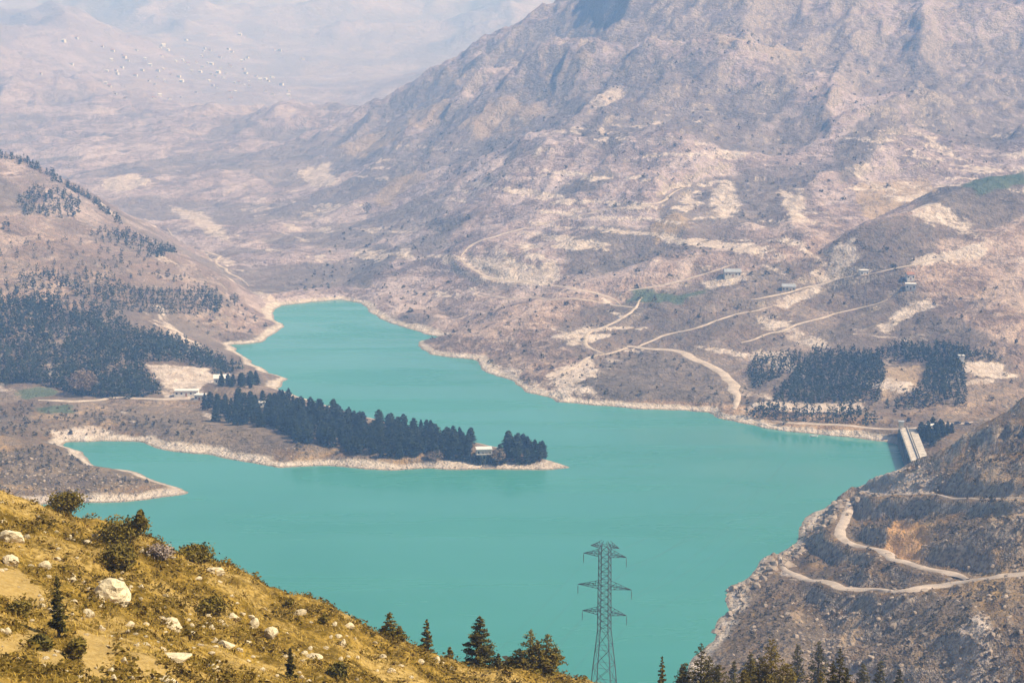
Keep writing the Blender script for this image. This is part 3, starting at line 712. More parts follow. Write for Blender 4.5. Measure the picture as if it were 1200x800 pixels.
def make_tree_proto(name, seed, h, r, mcrown, n=420, leaf=0.05, top=1.6, low=0.08, round_=0.0, trunk=0.018):
    root = link(name, None); root.empty_display_size = 0.5
    V, Q = conifer_crown(seed, 1.0, r, n, leaf, top, low, round_)
    cr = link('crown', mesh_np('crown', V * h, Q, M[mcrown]), root)
    rng = random.Random(seed); lean = rng.uniform(-.01, .01) * h
    tb = MB().tube([(0, 0, -0.06 * h), (lean, 0, 0.3 * h), (lean * 1.5, lean, 0.9 * h)], [trunk * h * 1.2, trunk * h * 0.8, trunk * h * 0.15], 6)
    for k in range(7):
        z = (0.2 + 0.09 * k) * h; a = k * 2.4 + seed
        L = r * h * (0.85 - 0.08 * k)
        tb.tube([(lean, 0, z), (math.cos(a) * L, math.sin(a) * L, z + 0.10 * h)], [trunk * h * 0.35, trunk * h * 0.08], 4)
    tb.build('trunk', M['bark'], root)
    return root

def in_poly(P, n, rng, mind):
    """points spread through a polygon, at least mind apart"""
    lo, hi = P.min(0), P.max(0); cell = {}; out = []; tries = 0
    while len(out) < n and tries < n * 30:
        C = rng.uniform(lo, hi, (512, 2)); s = poly_sd(P, C[:, 0].copy(), C[:, 1].copy())
        for c in C[s < 0]:
            k = (int(c[0] // mind), int(c[1] // mind)); ok = True
            for i in (-1, 0, 1):
                for j in (-1, 0, 1):
                    for e in cell.get((k[0] + i, k[1] + j), ()):
                        if (e[0] - c[0]) ** 2 + (e[1] - c[1]) ** 2 < mind * mind: ok = False
            if ok:
                cell.setdefault(k, []).append(c); out.append(c)
                if len(out) >= n: break
        tries += 512
    return np.array(out)

PROTO_PINE = [make_tree_proto('pine_tree', 20 + i, 1.0, 0.19 + 0.022 * (i % 3), 'pine' if i % 2 else 'cypress', 430, 0.062, 1.5 + 0.25 * (i % 3), 0.05, (0, .35, .15, .55, .05, .45)[i]) for i in range(6)]
_used = [False] * 6
def plant(kind_i, x, y, z, h, label, group, cat='tree', wide=1.0, name=None):
    p = PROTO_PINE[kind_i]
    if _used[kind_i]: p = copy_tree(p)
    _used[kind_i] = True
    s = RNG.uniform(0.9, 1.15) * wide
    p.location = (x, y, z - 0.2); p.scale = (h * s, h * s, h); p.rotation_euler = (0, 0, RNG.uniform(0, 6.28))
    return tag(p, label, cat, group)

STANDS = [  # outline on the ground, trees, spacing, height range, label, group
 ([(322, 470), (345, 474), (380, 484), (450, 500), (520, 513), (556, 521), (556, 541), (500, 540), (440, 538), (400, 528), (345, 518), (322, 503)], 230, 3.5, (7.5, 12.0),
  'dark pine in the dense wood along the lake peninsula', 'pines of the peninsula wood'),
 ([(585, 527), (642, 534), (648, 543), (600, 543), (575, 541)], 46, 3.2, (8.5, 13.5), 'dark pine in the clump at the very tip of the peninsula', 'pines at the peninsula tip'),
 ([(553, 539), (590, 540), (590, 545), (553, 545)], 16, 2.2, (5.5, 7.5), 'low dark pine in front of the white pavilion on the peninsula', 'low pines before the pavilion'),
 ([(240, 478), (302, 472), (328, 482), (328, 500), (272, 500), (240, 490)], 46, 4.2, (8, 12), 'dark pine in the grove at the root of the peninsula', 'pines at the root of the peninsula'),
 ([(250, 452), (300, 446), (303, 455), (258, 458)], 15, 4.8, (7, 10), 'dark pine beside the white house on the left headland', 'pines by the headland house'),
 ([(1074, 511), (1096, 501), (1116, 507), (1092, 524)], 30, 4.4, (6, 9), 'dark green tree in the grove just below the dam', 'trees below the dam'),
]
for px, n, sp, (h0, h1), lab, grp in STANDS:
    P = cast(px); pts = in_poly(P, n, RNG, sp); pts = pts[lake_sd(pts[:, 0], pts[:, 1]) > 2.5]
    zz = Z(pts[:, 0], pts[:, 1])
    uu = pts[:, 0] / pts[:, 1]; sdp = lake_sd(pts[:, 0], pts[:, 1]); q1, q2 = np.quantile(uu, [.33, .67]); yq = np.median(pts[:, 1])
    for (x, y), z, t_, e_ in zip(pts, zz, uu, sdp):
        L, G = lab, grp
        if 'dense wood' in lab:
            part = 'left third' if t_ < q1 else ('middle' if t_ < q2 else 'right third')
            row = 'nearer rows' if y < yq else 'far rows'
            L = 'dark pine in the %s of the peninsula wood, %s' % (part, row); G = 'peninsula pines, %s, %s' % (part, row)
        plant(int(RNG.integers(0, 6)), x, y, z, RNG.uniform(h0, h1), L, G, wide=RNG.uniform(1.15, 1.6))

# wooded hillsides: each wood one mass
def wood(name, label, items, material='far_pine', n=34, leafk=0.11):
    """items: x, y, z, height, width; low conifers of leaf clumps plus a stem each"""
    it = np.array(items); rng = np.random.default_rng(len(items)); m = len(it)
    t = rng.uniform(0.02, 1, (m, n)); ang = rng.uniform(0, 6.283, (m, n))
    rnd = rng.uniform(0, 0.6, (m, 1))
    prof = (1 - t) ** 0.7 * (1 - rnd) + rnd * np.sqrt(np.clip(1 - (2 * t - 0.9) ** 2 / 1.25, 0, 1))
    rad = prof * np.sqrt(rng.uniform(0.1, 1, (m, n))) * it[:, 4:5]
    C = np.stack([it[:, 0:1] + rad * np.cos(ang), it[:, 1:2] + rad * np.sin(ang), it[:, 2:3] + t * it[:, 3:4]], -1).reshape(-1, 3)
    V, Q = leaf_cloud(C, np.repeat(it[:, 3] * leafk, n) * (0.5 + prof.ravel()), rng, 0.6)
    # stems
    r = it[:, 3] * 0.02
    S = []; SQ = []
    for k, (dx, dy) in enumerate(((1, 0), (-0.5, 0.87), (-0.5, -0.87))):
        S.append(np.stack([it[:, 0] + dx * r, it[:, 1] + dy * r, it[:, 2] - 0.4], 1)); S.append(np.stack([it[:, 0] + dx * r * .3, it[:, 1] + dy * r * .3, it[:, 2] + it[:, 3] * 0.8], 1))
    S = np.stack(S, 1)
    o = np.arange(m)[:, None] * 6
    for a in range(3):
        b = (a + 1) % 3; SQ.append(np.concatenate([o + 2 * a, o + 2 * b, o + 2 * b + 1, o + 2 * a + 1], 1))
    Vall = np.concatenate([V, S.reshape(-1, 3)]); Qall = np.concatenate([Q, np.concatenate(SQ) + len(V)])
    tag(link(name, mesh_np(name, Vall, Qall, M[material])), label, 'woodland' if material == 'far_pine' else 'scrub', kind='stuff')

def scatter(polys, rng=RNG):
    out = []
    for px, n, sp, (h0, h1), wk in polys:
        P = cast(px); pts = in_poly(P, n, rng, sp)
        if not len(pts): continue
        pts = pts[lake_sd(pts[:, 0], pts[:, 1]) > 5]
        pts = pts[poly_sd(QUARRY, pts[:, 0].copy(), pts[:, 1].copy()) > 1]
        for RP in ROADS.values():
            if len(pts): pts = pts[np.sqrt(((pts[:, None] - RP[0][None]) ** 2).sum(-1)).min(1) > RP[2] * 0.75]
        if h1 < 5.5:
            f_ = fbm(pts[:, 0], pts[:, 1], 70, 3, 400); pts = pts[f_ + 0.35 * rng.normal(size=len(pts)) > -0.05]
            h = h0 + (h1 - h0) * rng.uniform(0, 1, len(pts)) ** 2.2
        else:
            pts = pts[fbm(pts[:, 0], pts[:, 1], 26, 3, 410) + 0.2 * rng.normal(size=len(pts)) > -0.75]; h = rng.uniform(h0, h1, len(pts)) * (1 + 0.25 * fbm(pts[:, 0], pts[:, 1], 40, 2, 420))
        z = Z(pts[:, 0], pts[:, 1])
        out += [(a[0], a[1], c - 0.2, d, d * wk * rng.uniform(0.8, 1.25)) for a, c, d in zip(pts, z, h)]
    return out
def line_of(px, step, jit, h, wk, rng=RNG):
    P = cast(densify(px, step)); P = P + rng.normal(size=P.shape) * jit
    P = P[lake_sd(P[:, 0], P[:, 1]) > 5]
    return [(a[0], a[1], c - 0.2, d, d * wk) for a, c, d in zip(P, Z(P[:, 0], P[:, 1]), rng.uniform(h[0], h[1], len(P)))]

wood('hill_wood', 'dense dark pine wood on the lower left hillside', scatter([
  ([(-240, 360), (0, 352), (50, 356), (110, 376), (170, 392), (230, 410), (285, 432), (255, 440), (205, 424), (172, 424), (165, 440), (182, 458), (150, 462), (105, 462), (70, 452), (0, 448), (-240, 448)], 1500, 4.2, (7.5, 11), 0.30)])
  + line_of([(0, 449), (40, 447), (70, 455), (105, 464), (150, 465), (182, 460)], 3.0, 1.5, (7, 10), 0.32))
wood('open_wood', 'scattered pines thinning out above the dark left wood', scatter([
  ([(-240, 300), (0, 335), (40, 322), (130, 352), (150, 385), (60, 358), (0, 352), (-240, 340)], 210, 6.0, (6, 9), 0.30),
  ([(45, 318), (110, 318), (150, 340), (120, 350), (60, 330)], 110, 6.0, (5.5, 8), 0.32),
  ([(20, 236), (45, 218), (95, 240), (90, 256), (30, 254)], 110, 6.5, (6, 9), 0.32), ([(-100, 262), (10, 262), (12, 272), (-100, 275)], 50, 6.5, (6, 9), 0.32),
  ([(104, 274), (150, 272), (185, 288), (205, 293), (190, 302), (120, 285)], 120, 6.5, (6, 9), 0.34), ([(172, 302), (205, 294), (208, 298), (180, 304)], 26, 6.0, (6, 8), 0.35),
  ([(0, 290), (120, 285), (250, 340), (130, 330), (0, 320)], 70, 14, (4, 7), 0.38)])
  + line_of([(0, 184), (30, 190), (60, 208), (90, 226), (112, 238), (140, 262)], 2.2, 5, (6, 9), 0.3))
rows = []
for k in range(6):
    v0 = 338 + 5.0 * k
    rows += line_of([(112 + 5 * k, v0), (180, v0 + 3), (255, v0 + 5)], 4.2, 0.8, (4.5, 6.5), 0.32)
wood('tree_rows', 'rows of young pines planted across the left hillside', rows + scatter([([(232, 345), (262, 352), (256, 366), (235, 360)], 50, 5, (6, 9), 0.32)]))
wood('plantation', 'dark conifer plantation with straight edges above the far shore', scatter([
  ([(935, 432), (955, 417), (1028, 417), (1036, 440), (1028, 472), (960, 472), (905, 470), (925, 450)], 620, 3.9, (6.5, 9), 0.30),
  ([(875, 440), (885, 422), (940, 418), (930, 432), (885, 456)], 150, 4.3, (6, 8.5), 0.32),
  ([(1025, 418), (1040, 408), (1105, 404), (1135, 412), (1128, 422), (1080, 424)], 260, 4.2, (6.5, 9), 0.30), ([(1128, 414), (1160, 416), (1174, 424), (1130, 426)], 70, 4.0, (5.5, 7.5), 0.34),
  ([(1088, 424), (1126, 424), (1133, 477), (1108, 474), (1082, 452)], 270, 4.2, (6.5, 9), 0.30),
  ([(1038, 479), (1078, 456), (1105, 470), (1100, 474), (1060, 480)], 130, 4.3, (6, 8.5), 0.30)]))
wood('shore_wood', 'dark row of conifers along the far shore road', scatter([
  ([(872, 488), (905, 476), (930, 484), (1000, 486), (1032, 494), (1000, 498), (925, 494), (900, 492)], 230, 4.0, (6, 9), 0.32), ([(908, 500), (920, 498), (922, 504), (912, 504)], 7, 3.5, (6, 8), 0.4)]))

# scrub spotted over the slopes
scr = scatter([
  ([(850, 700), (940, 640), (1000, 590), (1100, 560), (1200, 500), (1300, 500), (1300, 800), (860, 800)], 3000, 2.4, (0.7, 2.3), 0.75),
  ([(0, 530), (80, 530), (120, 552), (180, 566), (120, 578), (0, 578)], 330, 3.2, (1.2, 2.6), 0.7),
  ([(0, 470), (140, 480), (250, 500), (330, 520), (500, 545), (380, 540), (180, 515), (0, 512)], 380, 4.0, (1.2, 3.2), 0.65),
  ([(560, 430), (700, 380), (850, 440), (840, 478), (650, 462)], 330, 6.0, (1.2, 3.4), 0.7), ([(870, 400), (1180, 330), (1200, 440), (1130, 490), (1040, 500), (870, 480)], 300, 8.0, (1.4, 3.6), 0.7),
  ([(500, 400), (650, 320), (850, 280), (1100, 300), (900, 380), (700, 400)], 420, 11, (1.6, 4.0), 0.7), ([(340, 340), (420, 250), (560, 250), (500, 380)], 260, 12, (1.8, 4.5), 0.7),
  ([(100, 300), (260, 330), (320, 390), (270, 400), (200, 370)], 200, 9, (1.6, 3.6), 0.7), ([(450, 160), (700, 60), (1000, 60), (1190, 180), (900, 260), (600, 260)], 1300, 10, (1.4, 4.0), 0.8)])
wood('hill_scrub', 'low dark bushes spotted over the dry slopes', scr, 'hillscrub', 14, 0.34)

# ------------------------------------------------------------------ single trees and shrubs of the middle ground
def ground_px(u, v): p = cast([(u, v)])[0]; return p[0], p[1], float(Z(p[:1], p[1:])[0])
def round_tree(name, label, cat, u, v, h, w, material, seed, n=700):
    x, y, z = ground_px(u, v); root = thing(name, label, cat, (x, y, z))
    rng = np.random.default_rng(seed); d = rng.normal(size=(n, 3)); d /= np.linalg.norm(d, axis=1, keepdims=True)
    rr = rng.uniform(0.25, 1, n) ** 0.45 * (1 + 0.2 * np.sin(d[:, 0] * 5 + seed) * np.sin(d[:, 1] * 5))
    C = d * rr[:, None] * np.array([w / 2, w / 2, h * 0.40]) + np.array([0, 0, h * 0.58])
    V, Q = leaf_cloud(C, 0.055 * h, rng, 0.8); link('crown', mesh_np('crown', V, Q, M[material]), root)
    tb = MB().tube([(0, 0, -0.5), (0.1, 0, 0.3 * h), (0, 0.1, 0.75 * h)], [0.035 * h, 0.025 * h, 0.008 * h])
    for k in range(6):
        a = k * 1.05; tb.tube([(0.08, 0, (0.25 + 0.05 * k) * h), (math.cos(a) * w * 0.36, math.sin(a) * w * 0.36, (0.5 + 0.05 * k) * h)], [0.014 * h, 0.004 * h], 5)
    tb.build('trunk', M['bark'], root); return root
round_tree('broadleaf_tree', 'big round brown tree before the dark pine wood', 'tree', 98, 463, 19, 19, 'dry_tree', 3, 900)
round_tree('shrub', 'dark green shrub below the road on the left bank', 'shrub', 117, 498, 7, 8, 'pine', 4, 350)
round_tree('broadleaf_tree', 'pale brown tree among the pines at the peninsula tip', 'tree', 584, 543, 10, 9, 'dry_tree', 5, 420)
round_tree('broadleaf_tree', 'brown tree in the gap of the peninsula wood', 'tree', 510, 543, 7.5, 10, 'dry_tree', 6, 420)
round_tree('shrub', 'lone dark shrub on the crest of the near right hill', 'shrub', 1164, 484, 4, 4, 'hillscrub', 7, 260)
round_tree('shrub', 'lone dark shrub on the yellow shoulder left of the terrace', 'shrub', 1141, 530, 4.2, 4, 'hillscrub', 8, 260)
round_tree('shrub', 'dark shrub just above the straight terrace track', 'shrub', 1173, 564, 3.6, 3.6, 'hillscrub', 9, 260)
round_tree('broadleaf_tree', 'small grey tree left of the plantation on the far slope', 'tree', 858, 470, 6, 5, 'hillscrub', 10, 260)
round_tree('broadleaf_tree', 'single dark tree on the tan far slope', 'tree', 430, 250, 15, 14, 'hillscrub', 12, 320)
round_tree('broadleaf_tree', 'dark tree at the edge of the planted rows', 'tree', 275, 358, 11, 9, 'pine', 13, 320)

# ------------------------------------------------------------------ the foreground: shrubs, conifers, rocks, grass
def groundN(u, v): p = castN([(u, v)])[0]; return p[0], p[1], float(Nz(p[:1], p[1:])[0])
def pxm(y): return y / F          # metres per picture pixel at depth y
def bush(name, label, u, v, wpx, hpx, material, seed, lumps=10, n=4200, flat=1.0, leaf=0.15, spike=None, cat='bush', group=None):
    x, y, z = groundN(u, v); k = pxm(y); w, h = wpx * k, hpx * k
    root = thing(name, label, cat, (x, y, z), 0, group); rng = np.random.default_rng(seed)
    cs = []; stems = MB()
    for i in range(lumps):
        a = rng.uniform(0, 6.28); rr = rng.uniform(0.15, 0.62); c = np.array([math.cos(a) * rr * w / 2, math.sin(a) * rr * w / 2 * 0.9, h * rng.uniform(0.22, 0.66)])
        cs.append((c, rng.uniform(0.24, 0.36) * np.array([w, w, h * 1.0 * flat])))
        stems.tube([(0, 0, -0.15), tuple(c * np.array([.5, .5, .5])), tuple(c)], [0.035 * h, 0.022 * h, 0.006 * h], 5)
    if spike:
        for i, (dx, top) in enumerate(spike):
            for j in range(7):
                t = j / 6; cs.append((np.array([dx * k, rng.normal() * 0.1, h * (0.5 + (top - 0.5) * t)]), (0.17 - 0.125 * t) * np.array([w, w, w])))
            stems.tube([(0, 0, 0), (dx * k, 0, h * 0.5), (dx * k, 0, h * top * 1.05)], [0.03 * h, 0.02 * h, 0.003 * h], 5)
    pts = []
    per = n // len(cs)
    for c, s in cs:
        d = rng.normal(size=(per, 3)); d /= np.linalg.norm(d, axis=1, keepdims=True)
        pts.append(c + d * (rng.uniform(0.2, 1, (per, 1)) ** 0.5) * s * (1 + 0.25 * rng.normal(size=(per, 1))))
    C = np.concatenate(pts); C = C[C[:, 2] > 0.03]
    V, Q = leaf_cloud(C, leaf, rng, 0.9)
    link('foliage', mesh_np('foliage', V, Q, M[material]), root); stems.build('stem', M['bark'], root)
    return root
bush('juniper_bush', 'dark rounded bush beside the pale rock at the top left brow', 78, 603, 46, 34, 'juniper', 31)
bush('juniper_bush', 'large olive bush with a side spike on the brow of the slope', 143, 634, 56, 38, 'juniper', 32, spike=[(23, 0.95)])
bush('juniper_bush', 'flat-topped dark bush leaning over the water on the brow', 231, 660, 48, 27, 'juniper', 33, flat=0.8)
bush('dry_shrub', 'grey leafless shrub between the two brow bushes', 190, 655, 30, 22, 'twig', 34, n=700, leaf=0.13)
bush('olive_bush', 'spreading olive scrub bush below the spiked brow bush', 138, 664, 50, 28, 'olive', 35, n=4000)
bush('olive_bush', 'low dark bush above the broken rock ledge', 248, 716, 34, 18, 'olive', 36, n=2600)
bush('olive_bush', 'small dark bush low on the slope by the bottom edge', 397, 797, 26, 24, 'spruce', 37, n=2400)
bush('olive_bush', 'tiny pointed dark bush on the thin brow grass', 340, 709, 11, 9, 'olive', 38, n=800, lumps=4)
bush('olive_bush', 'small brown pointed bush on the brow past the thin grass', 379, 729, 12, 13, 'olive', 39, n=800, lumps=4)
bush('olive_bush', 'dark bush between the sandy patches near the bottom left', 90, 772, 24, 30, 'olive', 40, n=2600)
bush('olive_bush', 'dark bush at the foot of the young tree', 48, 760, 24, 18, 'spruce', 41, n=2200)
bush('olive_bush', 'dark olive bush above the left sandy bank', 20, 722, 26, 18, 'olive', 42, n=2200)

def top_h(u, v_top, D):
    """ground point at depth D below column u, and the height that reaches row v_top"""
    x = float(lat_u(u, v_top) * D); z = float(Nz(np.array([x]), np.array([float(D)]))[0]); return x, z, H - float(slope_v(v_top)) * D - z
def conifer(name, label, u, v_top, D, wpx, material, seed, tops=((0, 1.0),), n=3000, leaf=0.15, gap=0.35, group=None, cat='conifer'):
    x, z, h = top_h(u, v_top, D); k = pxm(D); w = wpx * k
    root = thing(name, label, cat, (x, D, z), 0, group); rng = np.random.default_rng(seed); tr = MB(); P = []; S = []
    for dx, hk in tops:
        hh = h * hk; nb = int(26 + hh * 3)
        tr.tube([(0, 0, -0.3), (dx * k * 0.8, 0, hh * 0.35), (dx * k, 0, hh)], [0.022 * hh + 0.03, 0.016 * hh, 0.004], 6)
        for i in range(nb):
            t = 0.10 + 0.88 * (i / nb); a = i * 2.4 + rng.normal() * 0.3
            L = w / 2 * ((1 - t) ** 0.8 * (0.75 + 0.5 * rng.uniform()) + 0.03) * (1.0 if len(tops) == 1 else 0.62)
            b0 = np.array([dx * k * min(1, t * 2), 0, hh * t]); b1 = b0 + np.array([math.cos(a) * L, math.sin(a) * L, L * rng.uniform(-0.05, 0.35)])
            tr.tube([tuple(b0), tuple(b1)], [0.012 * hh * (1 - t) + 0.006, 0.004], 4)
            m = max(8, int(n / nb * (L / (w / 2) + 0.12) / len(tops) * 2.6)); s = rng.uniform(0.12, 1.05, (m, 1)) ** 0.8
            P.append(b0 + (b1 - b0) * s + rng.normal(size=(m, 3)) * ((0.075 if len(tops) == 1 else 0.05) * w * (0.25 + 0.75 * (1 - t))) * np.array([1, 1, 0.55]))
            S.append(np.full(m, leaf * (0.6 + 0.5 * (1 - t))))
    C = np.concatenate(P); S = np.concatenate(S); keep = C[:, 2] > 0.05
    V, Q = leaf_cloud(C[keep], S[keep], rng, 0.7)
    link('crown', mesh_np('crown', V, Q, M[material]), root); tr.build('trunk', M['bark'], root); return root
conifer('young_conifer', 'bushy young conifer with a thin leader, first on the lower brow', 459, 716, 139, 48, 'juniper', 51, tops=((-3, 1.0), (9, .62), (-10, .6)), n=3400)
conifer('young_conifer', 'thin spire of a conifer between the two bushier ones', 500, 724, 143, 20, 'juniper', 52, n=1500)
conifer('young_conifer', 'neat dark tiered conifer standing out against the water', 562, 720, 147, 44, 'spruce', 53, n=3600)
conifer('young_conifer', 'broad twin-topped conifer left of the pylon', 626, 737, 148, 72, 'juniper', 54, tops=((-5, 1.0), (17, .92), (5, .78), (-18, .58), (27, .58), (-28, .40)), n=8000)
conifer('young_conifer', 'small thin sapling just left of the twin-topped conifer', 584, 765, 146, 14, 'spruce', 55, n=800)
conifer('young_conifer', 'short brown-green sapling right of the thin spire', 527, 757, 143, 18, 'juniper', 56, n=900)
conifer('young_conifer', 'thin pale sapling right of the pylon foot', 776, 767, 160, 16, 'juniper', 57, n=900)
conifer('young_conifer', 'full dark conifer at the bottom edge left of the near hill', 822, 752, 165, 72, 'spruce', 58, tops=((0, 1), (-20, .7), (22, .68), (10, .8)), n=7000)
conifer('young_conifer', 'tall olive conifer at the bottom edge in the middle of the row', 905, 747, 165, 78, 'juniper', 59, tops=((0, 1), (-24, .66), (-12, .7), (20, .6)), n=7000)
conifer('young_conifer', 'dark narrow conifer at the right end of the bottom row', 985, 757, 165, 50, 'spruce', 60, tops=((0, 1), (-9, .8), (9, .7)), n=4600)
conifer('young_conifer', 'low olive sapling between the bottom edge conifers', 872, 783, 163, 30, 'juniper', 61, n=1500)
conifer('young_conifer', 'small olive sapling left of the narrow dark conifer', 962, 784, 163, 20, 'juniper', 62, n=900)
for i, (u, v, D, w) in enumerate(((880, 762, 330, 30), (860, 772, 320, 24), (935, 752, 350, 30), (960, 749, 350, 36), (800, 778, 300, 22), (1012, 776, 330, 24), (1032, 772, 340, 26), (1054, 782, 330, 20))):
    conifer('slope_pine', ('grey-green pine farther down the slope behind the olive conifer' if u < 1000 else 'grey-green pine farther down the slope right of the narrow conifer'),
            u, v, D, w * 1.5, 'spruce', 80 + i, n=2600, leaf=0.34, group='pines down the slope left' if u < 1000 else 'pines down the slope right', cat='tree')
# thin upright saplings on the slope itself
def sapling(label, u, v, hpx, wpx, seed):
    x, y, z = groundN(u, v); k = pxm(y)
    conifer('young_conifer', label, u, v - hpx, y, wpx, 'spruce', seed, n=2200, leaf=0.11)
sapling('dark young tree on a bare stem above the sandy hollow', 66, 745, 72, 22, 65)
sapling('thin dark sapling near the bottom edge of the slope', 340, 796, 38, 13, 66)

# rocks
def rock_mesh(seed, sub=2):
    import bmesh
    bm = bmesh.new(); bmesh.ops.create_icosphere(bm, subdivisions=sub, radius=1.0)
    rng = random.Random(seed); pl = []
    for k in range(11):
        d = Vector((rng.gauss(0, 1), rng.gauss(0, 1), rng.gauss(0, 0.8))).normalized(); pl.append((d, rng.uniform(0.42, 0.82) if seed else rng.uniform(0.72, 0.95)))
    for v in bm.verts:
        c = v.co.copy()
        for d, k in pl:
            e = c.dot(d)
            if e > k: c -= d * (e - k)
        c += Vector((rng.gauss(0, 1), rng.gauss(0, 1), rng.gauss(0, 1))) * 0.04
        v.co = c
    me = bpy.data.meshes.new('rock'); bm.to_mesh(me); bm.free(); me.materials.append(M['rock']); return me
ROCKM = [rock_mesh(i, 3 if i < 3 else 2) for i in range(9)]
BIG_ROCKS = [(131, 700, 42, 32, 'largest pale boulder, rounded, alone in mid slope'), (14, 633, 30, 20, 'pale boulder at the left edge below the brow'), (12, 662, 22, 18, 'rounded pale rock above the left sandy bank'),
 (46, 590, 18, 18, 'pointed pale rock beside the dark brow bush'), (52, 664, 16, 13, 'pale rock right of the left edge boulders'), (105, 722, 20, 14, 'pale rock just below and left of the largest boulder'),
 (270, 724, 32, 9, 'flat rock ledge with dark undercut, left piece'), (298, 732, 18, 14, 'block at the right end of the dark undercut ledge'), (205, 772, 44, 16, 'long pale slab low in the middle of the slope'),
 (200, 735, 26, 18, 'pale block below and right of the largest boulder'), (252, 672, 24, 12, 'pale rock at the foot of the flat-topped bush'), (318, 745, 18, 18, 'pale upright rock right of the undercut ledge'),
 (352, 718, 18, 10, 'pale rock on the brow near the thin grass'), (408, 735, 14, 10, 'pale rock on the lower brow'), (195, 800, 34, 16, 'pale rocks cut by the bottom edge near the sandy patch'),
 (118, 738, 12, 10, 'small pale rock above the lower sandy patch'), (8, 742, 16, 12, 'pale rock at the left edge under the sandy bank'), (265, 758, 22, 14, 'pale block in the middle of the lower slope'), (368, 770, 20, 6, 'thin curved pale slab right of the dark sapling'), (250, 785, 18, 12, 'pale block beyond the long slab')]
def put_rock(x, y, w, h, label, group=None, seed=0):
    o = link('boulder' if w > 1.0 else 'rock', ROCKM[seed % 9]); z = float(Nz(np.array([x]), np.array([y]))[0])
    rr = random.Random(seed * 7 + 1)
    o.location = (x, y, z + h * 0.12); o.scale = (w / 2 * 1.15, w / 2 * rr.uniform(0.8, 1.1), h * 0.62); o.rotation_euler = (rr.uniform(-.15, .15), rr.uniform(-.15, .15), rr.uniform(-0.4, 0.4))
    return tag(o, label, 'rock', group)
for i, (u, v, w, h, lab) in enumerate(BIG_ROCKS):
    p = castN([(u, v)])[0]; k = pxm(p[1]); put_rock(p[0], p[1], w * k, h * k, lab, None, i)
rng = np.random.default_rng(77); cnt = 0
while cnt < 230:
    u = rng.uniform(-20, 640); v = rng.uniform(575, 800); s = np.interp(u, _su, _sv)
    if v < s + 6: continue
    p = castN([(u, v)])[0]
    if float(perlin(np.array([p[0] / 9]), np.array([p[1] / 14]), 9)[0]) < -0.05 and rng.uniform() < 0.75: continue
    k = pxm(p[1]); w = rng.uniform(3.5, 11) * k * (1.5 if rng.uniform() < 0.12 else 1.0)
    zone = ('left of the largest boulder' if u < 115 else 'between largest boulder and undercut ledge' if u < 290 else 'right of the undercut ledge'); row = 'near the brow' if v < s + 60 else 'low on the near slope'
    put_rock(p[0], p[1], w, w * rng.uniform(0.45, 0.8), 'small pale rock %s, %s' % (row, zone), 'small rocks %s, %s' % (row, zone), 30 + cnt); cnt += 1

# grass and low tufts over the near slope (nobody could count them)
def near_cover(name, label, n, seed, material, blades, hh, spread, thr, clump, umax=860):
    rng = np.random.default_rng(seed); u = rng.uniform(-120, umax, n * 3); D = rng.uniform(48, 176, n * 3)
    x = (u - 600) / F / (CP + SP * (-300.0 / F)) * D; y = D
    f = fbm(x, y, clump, 3, seed) + 0.25 * rng.normal(size=len(x)); sd_ = sand_at(x, y)
    k = (f > thr) & (sd_ + 0.5 * rng.uniform(size=len(x)) < 0.9); x, y = x[k][:n], y[k][:n]; m = len(x); z = Nz(x, y)
    s = rng.uniform(0.55, 1.35, m)
    ang = rng.uniform(0, 6.283, (m, blades)); tilt = rng.uniform(0.1, 1.0, (m, blades)); L = hh * s[:, None] * rng.uniform(0.5, 1.2, (m, blades))
    bx = x[:, None] + rng.normal(size=(m, blades)) * spread * s[:, None]; by = y[:, None] + rng.normal(size=(m, blades)) * spread * s[:, None]
    bz = np.broadcast_to(z[:, None], bx.shape) - 0.04
    dx, dy, dz = np.cos(ang) * tilt * L, np.sin(ang) * tilt * L, L * (1.05 - 0.6 * tilt)
    wv = 0.10 * L; px, py = -np.sin(ang) * wv, np.cos(ang) * wv
    V = np.stack([np.stack([bx - px, by - py, bz], -1), np.stack([bx + px, by + py, bz], -1), np.stack([bx + dx, by + dy, bz + dz], -1)], 2).reshape(-1, 3)
    tag(link(name, mesh_np(name, V, np.arange(len(V)).reshape(-1, 3), M[material])), label, 'grass', kind='stuff')
near_cover('dry_grass', 'dry yellow grass covering the near slope', 29000, 5, 'grass', 7, 0.26, 0.16, -0.45, 6)
def cushions():
    rng = np.random.default_rng(8); n = 25000; u = rng.uniform(-120, 860, n * 2); y = rng.uniform(48, 176, n * 2)
    x = (u - 600) / F / (CP + SP * (-300.0 / F)) * y
    f = fbm(x, y, 9, 3, 8) + 0.22 * rng.normal(size=len(x)); k = (f > -0.06) & (sand_at(x, y) + 0.35 * rng.uniform(size=len(x)) < 0.75); x, y = x[k][:n], y[k][:n]
    h = 0.12 + 0.55 * rng.uniform(0, 1, len(x)) ** 3
    return [(a, b, c - 0.05, d, d * 1.05) for a, b, c, d in zip(x, y, Nz(x, y), h)]
wood('low_scrub', 'low olive scrub cushions covering the near slope', cushions(), 'tuft', 11, 0.26)
def hill_cover():
    rng = np.random.default_rng(91); n = 2600; D = rng.uniform(170, 620, n); u = rng.uniform(500, 1350, n)
    x = (u - 600) / F / (CP + SP * (-300.0 / F)) * D; z = Nz(x, D); h = rng.uniform(0.6, 1.8, n)
    return [(a, b, c - 0.1, d, d * 0.8) for a, b, c, d in zip(x, D, z, h) if c > 3]
wood('slope_scrub', 'low bushes on the steep slope falling to the lake', hill_cover(), 'hillscrub', 12, 0.34)

